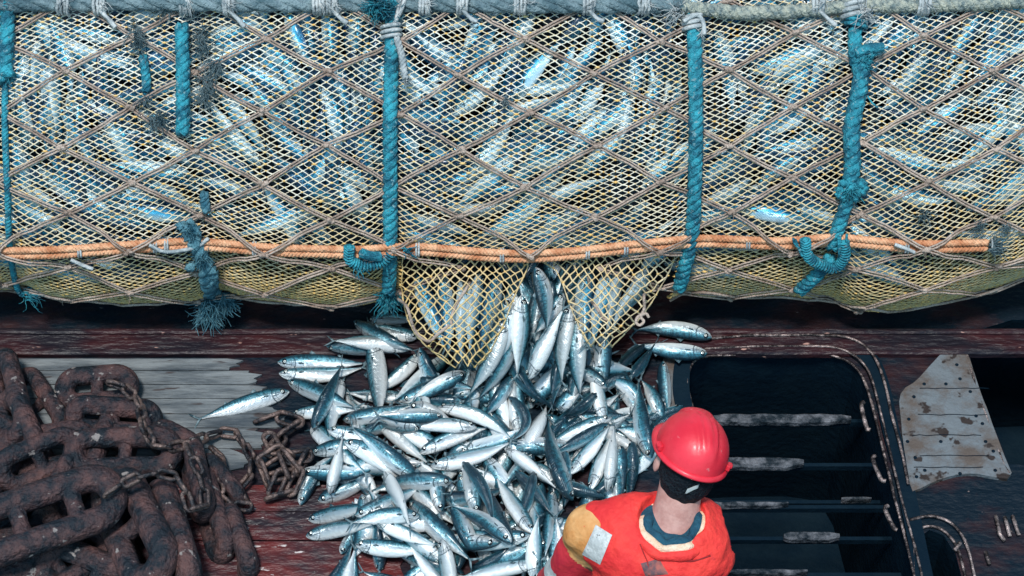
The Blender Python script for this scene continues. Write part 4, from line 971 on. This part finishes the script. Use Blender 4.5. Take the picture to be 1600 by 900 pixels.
for i, (hx, hy, tx, ty, lob) in enumerate([(655, 440, 690, 530, 'left'), (690, 430, 700, 545, 'left'), (720, 440, 722, 560, 'left'), (750, 430, 735, 545, 'left'), (775, 440, 755, 530, 'left'), (950, 430, 930, 525, 'right'), (975, 420, 950, 510, 'right'), (1005, 425, 965, 500, 'right'), (920, 430, 915, 520, 'right')]):
    a, b = P(hx, hy, ZS(hy)-.0+(.0 if hy > 440 else -.06)), P(tx, ty, ZS(ty)+.03); ax = (a-b).normalized(); dv = Matrix.Rotation(R(rr.choice((80, -80, 110, 150))), 3, ax) @ Vector((0, -.6, .8))
    put_fish(rr.randrange(8), place(0, (a+b)/2, ax, dv, .33), 'mackerel behind the hanging mesh of the %s torn flap' % lob, 'mackerel behind the torn flaps')
stuff.build('packed_fish', 'deeper layer of mackerel behind the ones seen through the net', 'fish', FMB); stuff = Stuff()
for i in range(90):        # body of the spill under the visible layer
    y = rr.uniform(440, 700); wdt = interp([(400, 40), (480, 60), (560, 100), (640, 190), (700, 240)], y); x = 850-(y-440)*.15+rr.uniform(-1, 1)*wdt
    p = P(x, y, max(.05, ZS(y)-rr.uniform(.09, .14))); a = rr.uniform(0, 6.28); ax = Vector((math.cos(a), math.sin(a), 0)) if y > 600 else Vector((rr.gauss(0, .3), .75, .6))
    stuff.add(rr.randrange(8), place(0, p, ax, (rr.gauss(0, 1), rr.gauss(0, 1), 1), .33))
stuff.build('spilled_fish', 'tangle of mackerel glimpsed between the fish pouring from the torn mouth', 'fish', FM)
# ------------------------------------------------------------------ the man: one continuous body surface, clothes over it
class SDF:
    def __init__(s, lo, hi, h):
        s.lo = np.array(lo, float); s.h = h; s.n = np.ceil((np.array(hi)-s.lo)/h).astype(int)+1; s.F = np.full(tuple(s.n), 9., np.float32)
    def _box(s, lo, hi):
        a = np.clip(np.floor((np.array(lo)-s.lo)/s.h).astype(int), 0, s.n-1); b = np.clip(np.ceil((np.array(hi)-s.lo)/s.h).astype(int)+1, 1, s.n)
        sl = tuple(slice(i, j) for i, j in zip(a, b)); g = np.meshgrid(*[s.lo[k]+s.h*np.arange(a[k], b[k]) for k in range(3)], indexing='ij'); return sl, g
    def _put(s, sl, d, k, sub=False):
        A = s.F[sl]
        if sub: s.F[sl] = np.maximum(A, -d); return
        if k <= 0: s.F[sl] = np.minimum(A, d); return
        hh = np.clip(.5+.5*(A-d)/k, 0, 1); s.F[sl] = A*(1-hh)+d*hh-k*hh*(1-hh)
    def cone(s, a, b, ra, rb, k=.02, sub=False, sc=(1, 1, 1)):
        a, b = np.array(a, float), np.array(b, float); m = max(ra, rb)+.09; sl, g = s._box(np.minimum(a, b)-m, np.maximum(a, b)+m)
        ab = b-a; t = sum((g[i]-a[i])*ab[i] for i in range(3))/max(1e-9, ab@ab); t = np.clip(t, 0, 1)
        d = np.sqrt(sum(((g[i]-a[i]-t*ab[i])/sc[i])**2 for i in range(3)))-(ra+(rb-ra)*t); s._put(sl, d, k, sub)
    def ell(s, c, r, k=.02, M=None, sub=False):
        c = np.array(c, float); r = np.array(r, float); m = r.max()+.09; sl, g = s._box(c-m, c+m); q = [g[i]-c[i] for i in range(3)]
        if M is not None:
            Mi = np.array(M.inverted()); q = [sum(Mi[i, j]*q[j] for j in range(3)) for i in range(3)]
        kk = np.sqrt(sum((q[i]/r[i])**2 for i in range(3))); s._put(sl, (kk-1)*r.min(), k, sub)
    def folds(s, amp, f):
        g = np.meshgrid(*[s.lo[k]+s.h*np.arange(s.n[k]) for k in range(3)], indexing='ij', sparse=True); x, y, z = g
        s.F += amp*(np.sin(f*(x+.6*z)+2*np.sin(f*.4*y+1))*np.sin(f*.7*(z-.5*x)+1.3*np.sin(f*.5*x))+.5*np.sin(f*2.1*(z+.3*y)+3*np.sin(f*.6*x))*np.sin(f*1.3*x+1))
    def cut(s, fn):
        g = np.meshgrid(*[s.lo[k]+s.h*np.arange(s.n[k]) for k in range(3)], indexing='ij', sparse=True); s.F = np.maximum(s.F, fn(*g).astype(np.float32))
    def mesh(s):
        F = s.F; n = F.shape; S_ = F < 0; c = np.zeros(tuple(i-1 for i in n)+(3,)); w_ = np.zeros(tuple(i-1 for i in n))
        for ax in range(3):
            o = [i for i in range(3) if i != ax]
            for u in (0, 1):
                for v in (0, 1):
                    i0 = [slice(0, n[k]-1) for k in range(3)]; i0[o[0]] = slice(u, n[o[0]]-1+u); i0[o[1]] = slice(v, n[o[1]]-1+v); i1 = list(i0); i1[ax] = slice(1, n[ax])
                    A, B = F[tuple(i0)], F[tuple(i1)]; m = (A < 0) != (B < 0); t = np.where(m, A/np.where(m, A-B, 1), 0)
                    w_ += m; c[..., ax] += t*m; c[..., o[0]] += u*m; c[..., o[1]] += v*m
        idx = -np.ones(w_.shape, np.int64); ii = np.nonzero(w_ > 0); idx[ii] = np.arange(len(ii[0])); V = (np.stack(ii, 1)+c[ii]/w_[ii][:, None])*s.h+s.lo; faces = []
        for ax in range(3):
            o = [(ax+1) % 3, (ax+2) % 3]; i0 = [slice(1, n[k]-1) for k in range(3)]; i0[ax] = slice(0, n[ax]-1); i1 = list(i0); i1[ax] = slice(1, n[ax])
            A, B = S_[tuple(i0)], S_[tuple(i1)]; m = A != B; p = np.stack(np.nonzero(m), 1); off = np.ones(3, int); off[ax] = 0; p = p+off; fl = A[m]
            def at_(d0, d1): q = p.copy(); q[:, o[0]] += d0; q[:, o[1]] += d1; return idx[q[:, 0], q[:, 1], q[:, 2]]
            Q = np.stack([at_(-1, -1), at_(0, -1), at_(0, 0), at_(-1, 0)], 1); Q[~fl] = Q[~fl][:, ::-1]; faces.append(Q)
        return V, np.concatenate(faces)
def np_mesh(name, V, Fc, m, parent, relax=1):
    for _ in range(relax):
        acc = np.zeros_like(V); cn = np.zeros(len(V))
        for k in range(4):
            np.add.at(acc, Fc[:, k], V[Fc[:, (k+1) % 4]]+V[Fc[:, k-1]]); np.add.at(cn, Fc[:, k], 2)
        V = V*.5+.5*acc/np.maximum(cn, 1)[:, None]
    me = bpy.data.meshes.new(name); me.vertices.add(len(V)); me.vertices.foreach_set('co', V.astype(np.float32).ravel()); me.loops.add(Fc.size); me.loops.foreach_set('vertex_index', Fc.ravel().astype(np.int32))
    me.polygons.add(len(Fc)); me.polygons.foreach_set('loop_start', np.arange(0, Fc.size, 4, dtype=np.int32)); me.polygons.foreach_set('use_smooth', [True]*len(Fc)); me.update(calc_edges=True)
    return link(name, me, m, parent)
def person():
    skin = mat('skin', (.40, .19, .16), .6, 0, (.50, .27, .23), 14, 4, .15, 90); hairm = mat('black_hair', (.003, .006, .010), .6, 0, (.008, .014, .02), 60, 4, .9, 130, spec=.15)
    vestm = mat('orange_red_vest', (.62, .020, .022), .7, 0, (.76, .042, .032), 7, 8, .45, 45, speck=(.40, .03, .04), speck_scale=7, speck_t=.70)
    yel = mat('mustard_sleeve', (.50, .20, .055), .75, 0, (.64, .33, .13), 9, 5, .4, 40, speck=(.14, .07, .04), speck_scale=9, speck_t=.66)
    redm = mat('red_sleeve', (.40, .012, .03), .7, 0, (.60, .03, .04), 7, 5, .3, 40); refl = mat('grey_reflective_tape', (.38, .38, .37), .5, .1, (.5, .5, .49), 30, 5, .3, 80, speck=(.12, .11, .11), speck_scale=55, speck_t=.66)
    navy = mat('navy_shirt', (.005, .04, .07), .8, 0, (.01, .07, .11), 20, 4, .5, 80); cream = mat('cream_lining', (.66, .42, .27), .75, 0, (.78, .60, .46), 16, 5, .6, 70)
    pants = mat('dark_waterproof_trousers', (.01, .02, .035), .5, 0, (.02, .035, .055), 9, 5, .4, 40); boot = mat('rubber_boot', (.01, .01, .012), .35); hat = mat('red_hard_hat_shell', (.58, .014, .030), .42, 0, (.70, .03, .05), 6, 8, .06, 60, coat=.1, speck=(.62, .12, .13), speck_scale=30, speck_t=.70)
    Nk = np.array(P(1050, 822, 1.36)); SL = np.array(P(925, 828, 1.29)); SR = np.array(P(1086, 818, 1.30)); hc = np.array(P(1074, 716, 1.49))
    pel = np.array([(SL[0]+SR[0])/2+.02, Nk[1]-.07, .93]); V3 = lambda *a: np.array(a, float)
    EL = SL+V3(-.085, .0, -.27); HLd = EL+V3(-.05, .10, -.22); ER = SR+V3(-.02, .05, -.27); HR = ER+V3(-.10, .18, -.12)
    root = empty('person', (pel[0], pel[1], 0)); tag(root, 'man in a red hard hat and orange life vest, seen from behind watching the fish', 'person')
    up = Vector((.30, .40, .86)).normalized(); fwd = Vector((-.12, 1, -.1)); fwd = (fwd-up*fwd.dot(up)).normalized(); rt = fwd.cross(up); HM = Matrix((rt, fwd, up)).transposed()
    def H_(x, y, z): return hc+np.array(HM @ Vector((x, y, z)))
    lo = np.array([min(SL[0], EL[0], HLd[0])-.2, pel[1]-.3, -.02]); hi = np.array([SR[0]+.25, max(HR[1], SL[1])+.32, 1.72])
    kneeL, kneeR = pel+V3(-.12, .10, -.45), pel+V3(.12, .08, -.45); footL, footR = V3(kneeL[0]-.01, kneeL[1]-.06, .07), V3(kneeR[0]+.01, kneeR[1]-.06, .07)
    def torso(d, g, legs=True):
        d.cone(pel+V3(-.07, 0, 0), pel+V3(.07, 0, 0), .125+g, .125+g, .0); mid = pel*.55+Nk*.45
        d.cone(mid+V3(-.06, 0, -.02), mid+V3(.06, 0, -.02), .115+g, .115+g, .06); ch = Nk*.72+pel*.28
        d.cone(ch+V3(-.085, .01, 0), ch+V3(.068, .01, 0), .118+g, .122+g, .06); d.cone(SL+V3(.04, 0, -.015), SR+V3(-.04, 0, -.015), .062+g, .062+g, .06)
        d.cone(pel, mid, .12+g, .11+g, .05)
    def arms(d, g):
        d.cone(SL, EL, .056+g, .044+g, .04); d.cone(EL, HLd, .044+g, .029+g, .02); d.cone(SR, ER, .056+g, .044+g, .04); d.cone(ER, HR, .044+g, .029+g, .02)
    d = SDF(lo, hi, .0065); torso(d, 0); arms(d, 0)
    for kn_, ft, sx in ((kneeL, footL, -1), (kneeR, footR, 1)):
        d.cone(pel+V3(.09*sx, 0, -.03), kn_, .088, .06, .05); d.cone(kn_, ft, .058, .038, .03); d.cone(ft+V3(0, -.04, -.02), ft+V3(.01*sx, .15, -.035), .038, .03, .02)
    d.cone(Nk-V3(0, 0, .06), Nk*.35+hc*.65, .076, .068, .04)
    d.ell(H_(0, 0, .01), (.075, .094, .098), .02, HM); d.ell(H_(0, .028, -.06), (.056, .062, .062), .03, HM); d.ell(H_(0, .078, -.100), (.02, .018, .016), .02, HM)
    d.cone(H_(0, .094, .005), H_(0, .116, -.03), .010, .015, .012); d.cone(H_(-.03, .086, .018), H_(.03, .086, .018), .011, .011, .015); d.cone(H_(-.02, .090, -.062), H_(.02, .090, -.062), .008, .008, .006)
    for sx in (-1, 1): d.ell(H_(.092*sx, .0, -.034), (.010, .020, .032), .012, HM); d.ell(H_(.030*sx, .090, .0), (.013, .010, .011), .004, HM)
    for wr, el in ((HLd, EL), (HR, ER)):
        a = (wr-el)/np.linalg.norm(wr-el); b = np.cross(a, V3(0, 0, 1.)); b /= np.linalg.norm(b); c = np.cross(b, a); sd_ = 1 if wr is HLd else -1; b = b*sd_
        d.cone(wr, wr+a*.055, .026, .030, .02); d.cone(wr+a*.05-b*.018, wr+a*.05+b*.018, .022, .022, .02)
        for q, (o, l) in enumerate(((-.030, .062), (-.010, .075), (.011, .070), (.031, .054))):
            k0 = wr+a*.08+b*o; k1 = k0+a*l*.5-c*.012; k2 = k1+a*l*.35-c*.028; d.cone(wr+a*.05+b*o*.7, k0, .012, .0105, .004); d.cone(k0, k1, .0098, .009, .002); d.cone(k1, k2, .009, .0078, .002)
        t0 = wr+a*.025-b*.026; t1 = t0+a*.035-b*.022-c*.01; t2 = t1+a*.030-b*.004-c*.008; d.cone(t0, t1, .014, .011, .008); d.cone(t1, t2, .0105, .0085, .002)
    np_mesh('body', *d.mesh(), skin, root)
    # hair under the hat, down the nape
    d = SDF(hc-.2, hc+.2, .005); d.ell(H_(0, -.012, -.004), (.094, .110, .116), 0, HM); d.cone(H_(0, -.055, -.060), H_(0, -.045, -.140), .070, .044, .03, sc=(1, 1, 1))
    fw, u_, c_ = np.array(fwd), np.array(up), hc
    d.cut(lambda x, y, z: ((x-c_[0])*fw[0]+(y-c_[1])*fw[1]+(z-c_[2])*fw[2])*1.0-(((x-c_[0])*u_[0]+(y-c_[1])*u_[1]+(z-c_[2])*u_[2])+.055)*.8+.0)
    d.folds(.0016, 80); d.folds(.003, 48); hv, hf = d.mesh(); np_mesh('hair', hv, hf, hairm, root); HB = BVHTree.FromPolygons([tuple(v) for v in hv], [tuple(int(i) for i in f) for f in hf])
    # trousers and boots
    d = SDF((lo[0], lo[1], -.02), (hi[0], hi[1], pel[2]+.2), .010)
    d.cone(pel+V3(-.07, 0, 0), pel+V3(.07, 0, 0), .145, .145, 0)
    for kn_, ft, sx in ((kneeL, footL, -1), (kneeR, footR, 1)): d.cone(pel+V3(.09*sx, 0, -.03), kn_, .105, .082, .05); d.cone(kn_, ft+V3(0, 0, .10), .080, .075, .03)
    d.folds(.006, 26); np_mesh('trousers', *d.mesh(), pants, root)
    for kn_, ft, sx in ((kneeL, footL, -1), (kneeR, footR, 1)):
        d = SDF(ft-V3(.15, .2, .10), ft+V3(.15, .28, .25), .010); d.cone(ft+V3(0, 0, .15), ft, .064, .056, .0); d.cone(ft+V3(0, -.03, -.02), ft+V3(.01*sx, .16, -.03), .050, .042, .02)
        d.cut(lambda x, y, z: (.004-z)+0*x+0*y); np_mesh('boot', *d.mesh(), boot, root)
    # jacket sleeves
    J = SDF((lo[0], lo[1], .6), hi, .0075); J.cone(SL+V3(.03, 0, -.01), SL+V3(-.012, 0, -.005), .072, .070, 0); J.cone(SL, EL, .072, .062, .03); J.cone(EL, EL*.15+HLd*.85, .062, .046, .02)
    J.cone(SR+V3(-.05, 0, -.01), SR, .066, .062, 0); J.cone(SR, ER, .062, .058, .03); J.cone(ER, ER*.15+HR*.85, .058, .046, .02); torso(J, .018); J.folds(.0055, 30)
    V_, F_ = J.mesh(); o = np_mesh('jacket', V_, F_, yel, root); o.data.materials.append(redm); o.data.materials.append(refl); o.data.materials.append(navy)
    cen = V_[F_].mean(1); ab = EL-SL; t = ((cen-SL)@ab)/(ab@ab); far = np.linalg.norm(cen-SL-np.clip(t, 0, 1)[:, None]*ab, axis=1) < .12
    mi = np.zeros(len(F_), int); wob = .07*np.sin(cen[:, 1]*40+cen[:, 0]*20); mi[far & (t > .50+wob+(cen[:, 0]-SL[0])*1.6)] = 1; mi[far & (t > .80) & (t < 1.03)] = 2; mi[cen[:, 2] < EL[2]-.03] = 1; mi[cen[:, 0] > (SL[0]+.15)] = 1; mi[np.linalg.norm(cen-Nk, axis=1) < .125] = 3
    o.data.polygons.foreach_set('material_index', mi.astype(np.int32))
    # life vest
    d = SDF((lo[0], lo[1]-.05, .75), (hi[0], hi[1], hi[2]), .007); torso(d, .040)
    tl, tr = SL+V3(.055, .02, .045), Nk+V3(-.075, .05, .02); d.cone(tl, tr, .05, .045, .03); d.cone(SR+V3(-.045, .02, .035), Nk+V3(.065, .03, .015), .048, .04, .03)
    d.cone(SL+V3(-.115, 0, -.02), SL+V3(-.035, 0, -.14), .110, .104, sub=True); d.cone(SR+V3(.115, -.01, -.02), SR+V3(.095, 0, -.16), .08, .09, sub=True)
    d.ell(Nk+V3(.005, .005, .055), (.108, .102, .10), sub=True); d.folds(.0065, 22); d.folds(.0028, 55); V_, F_ = d.mesh(); vest = np_mesh('life_vest', V_, F_, vestm, root, 1)
    VB = BVHTree.FromPolygons([tuple(v) for v in V_], [tuple(int(i) for i in f) for f in F_])
    JB = BVHTree.FromPolygons([v.co[:] for v in o.data.vertices], [p.vertices[:] for p in o.data.polygons])
    def patch(name, quad, m, parent, n=10, off=.006, B=VB):
        mb = MB(); vs = []
        for i in range(n+1):
            for j in range(n+1):
                u, v = i/n, j/n; x = (quad[0][0]*(1-u)+quad[1][0]*u)*(1-v)+(quad[3][0]*(1-u)+quad[2][0]*u)*v; y = (quad[0][1]*(1-u)+quad[1][1]*u)*(1-v)+(quad[3][1]*(1-u)+quad[2][1]*u)*v
                h = B.ray_cast(CAM, ray(x, y)); h2 = JB.ray_cast(CAM, ray(x, y))
                if h[0] is None or (h2[0] is not None and (h2[0]-CAM).length < (h[0]-CAM).length): h = h2
                if h[0] is None or (h[0]-CAM).length > 7.4: return
                nn = h[1] if h[1].dot(ray(x, y)) < 0 else -h[1]; vs.append(h[0]+nn*(off+(.0 if 0 < i < n and 0 < j < n else -.004)))
        mb.add(vs, [(i*(n+1)+j, (i+1)*(n+1)+j, (i+1)*(n+1)+j+1, i*(n+1)+j+1) for i in range(n) for j in range(n)]); return mb.build(name, m, parent)
    patch('reflective_patch', [(931, 820), (957, 836), (938, 882), (910, 866)], refl, vest); patch('reflective_patch', [(957, 762), (998, 761), (994, 772), (962, 771)], refl, vest)
    patch('reflective_patch', [(1114, 812), (1122, 806), (1141, 828), (1139, 840)], refl, vest); patch('stain', [(1000, 880), (1030, 872), (1046, 898), (1008, 902)], mat('grease_stain', (.10, .06, .07), .8, 0, (.35, .10, .08), 30, 5), vest, off=.003)
    patch('headband', [(1074, 764), (1093, 756), (1091, 762), (1070, 772)], mat('headband_web', (.30, .33, .33), .7), root, off=.004, B=HB)
    # collars round the neck
    for nm, rx, ry, rr_, z, m, yo in (('shirt_collar', .079, .072, .017, .004, navy, -.002), ('jacket_lining', .096, .086, .015, .002, cream, -.006), ('vest_collar', .116, .104, .018, -.010, vestm, -.008)):
        mb = MB(); q = []
        for i in range(32):
            a = 2*math.pi*i/32; q.append(Vector(Nk)+Vector((math.cos(a)*rx+.004*math.sin(5*a), math.sin(a)*ry+yo+.003*math.sin(7*a), z-.012*math.sin(a)+.018*abs(math.cos(a))**3+.004*math.sin(4*a))))
        mb.tube(q, [rr_*(1+.2*math.sin(i*1.3)) for i in range(32)], 9, closed=True); mb.build(nm, m, root)
    # seams and the scalloped edge of the vest
    def seam(pts, r, nm, m):
        q = []
        for x, y in pts:
            h = VB.ray_cast(CAM, ray(x, y))
            if h[0] is not None and (h[0]-CAM).length < 7.4: q.append(h[0]-ray(x, y)*.003)
        if len(q) > 2: mb = MB(); mb.tube(spline(q, 5), r, 5); mb.build(nm, m, vest)
    dk = mat('vest_seam', (.22, .012, .014), .8, 0, (.36, .02, .02), 20, 4); seam([(1000, 850), (1006, 865), (1012, 880), (1014, 900)], .002, 'seam', dk); 0
    seam([(1040, 870), (1060, 875), (1085, 876), (1110, 868)], .003, 'seam', dk); 0
    # hard hat
    hh = empty('hard_hat_mount', hc) if False else None
    hb = Vector(hc)+HM @ Vector((0, -.008, .030)); mb = MB(); nr, na = 18, 72; vs = []
    def dome(a, e):
        sx, sy = math.cos(a), math.sin(a); x = sx*.113*math.cos(e); y = sy*.136*math.cos(e); z = .128*math.sin(e)**.92
        f = 1.0; ax_ = abs(x); wd = .036-.012*max(0, -y/.13)+.0*y
        ridge = .0085/(1+math.exp((ax_-wd)*420))*min(1, max(0, (math.sin(e)-.22)*3)); gr = -.0035*math.exp(-((ax_-wd-.004)/.004)**2)*min(1, max(0, (math.sin(e)-.25)*3)); gc = -.0045*math.exp(-((ax_-.014)/.0035)**2)*min(1, max(0, (math.sin(e)-.35)*3))*(1 if y < .03 else 0)
        nrm_ = Vector((x/.113**2, y/.136**2, z/.128**2)).normalized(); return Vector((x, y, z))+nrm_*(ridge+gr+gc)
    for i in range(nr+1):
        e = math.pi/2*(1-i/nr)
        for j in range(na): vs.append(hb+HM @ dome(2*math.pi*j/na, e))
    mb.add(vs, [(i*na+j, (i+1)*na+j, (i+1)*na+(j+1) % na, i*na+(j+1) % na) for i in range(nr) for j in range(na)]); hatm = mb.build('hard_hat', hat, root)
    mb = MB(); vs = []
    for j in range(na):                    # rolled brim all round, longer peak in front
        a = 2*math.pi*j/na; pk = .035*max(0, math.sin(a))**3; ex = .010+pk
        for dx, dz in ((-.004, .004), (ex*.6, -.003), (ex, -.010), (ex-.001, -.015), (ex*.5, -.010), (-.006, -.004)): vs.append(hb+HM @ Vector((math.cos(a)*(.113+dx), math.sin(a)*(.136+dx), dz)))
    mb.add(vs, [(j*6+k, ((j+1) % na)*6+k, ((j+1) % na)*6+(k+1) % 6, j*6+(k+1) % 6) for j in range(na) for k in range(6)]); mb.build('brim', hat, hatm)
    for a_ in (math.pi*1.03, -.55):
        mb = MB(); c0 = Vector((math.cos(a_)*.119, math.sin(a_)*.142, .012)); Rz = HM @ Matrix.Rotation(a_, 3, 'Z'); mb.box(hb+HM @ c0, .014, .030, .020, Rz); mb.box(hb+HM @ (c0+Vector((math.cos(a_)*.005, math.sin(a_)*.005, .004))), .012, .018, .010, Rz); mb.build('side_lug', hat, hatm, smooth=False, bevel=.003)
    mb = MB(); mb.tube([hb+HM @ Vector(p) for p in ((.106, -.070, -.010), (.100, -.05, -.04), (.085, -.01, -.075), (.05, .06, -.105))], .004, 6); mb.build('chin_strap', redm, hatm)
    return root
person()
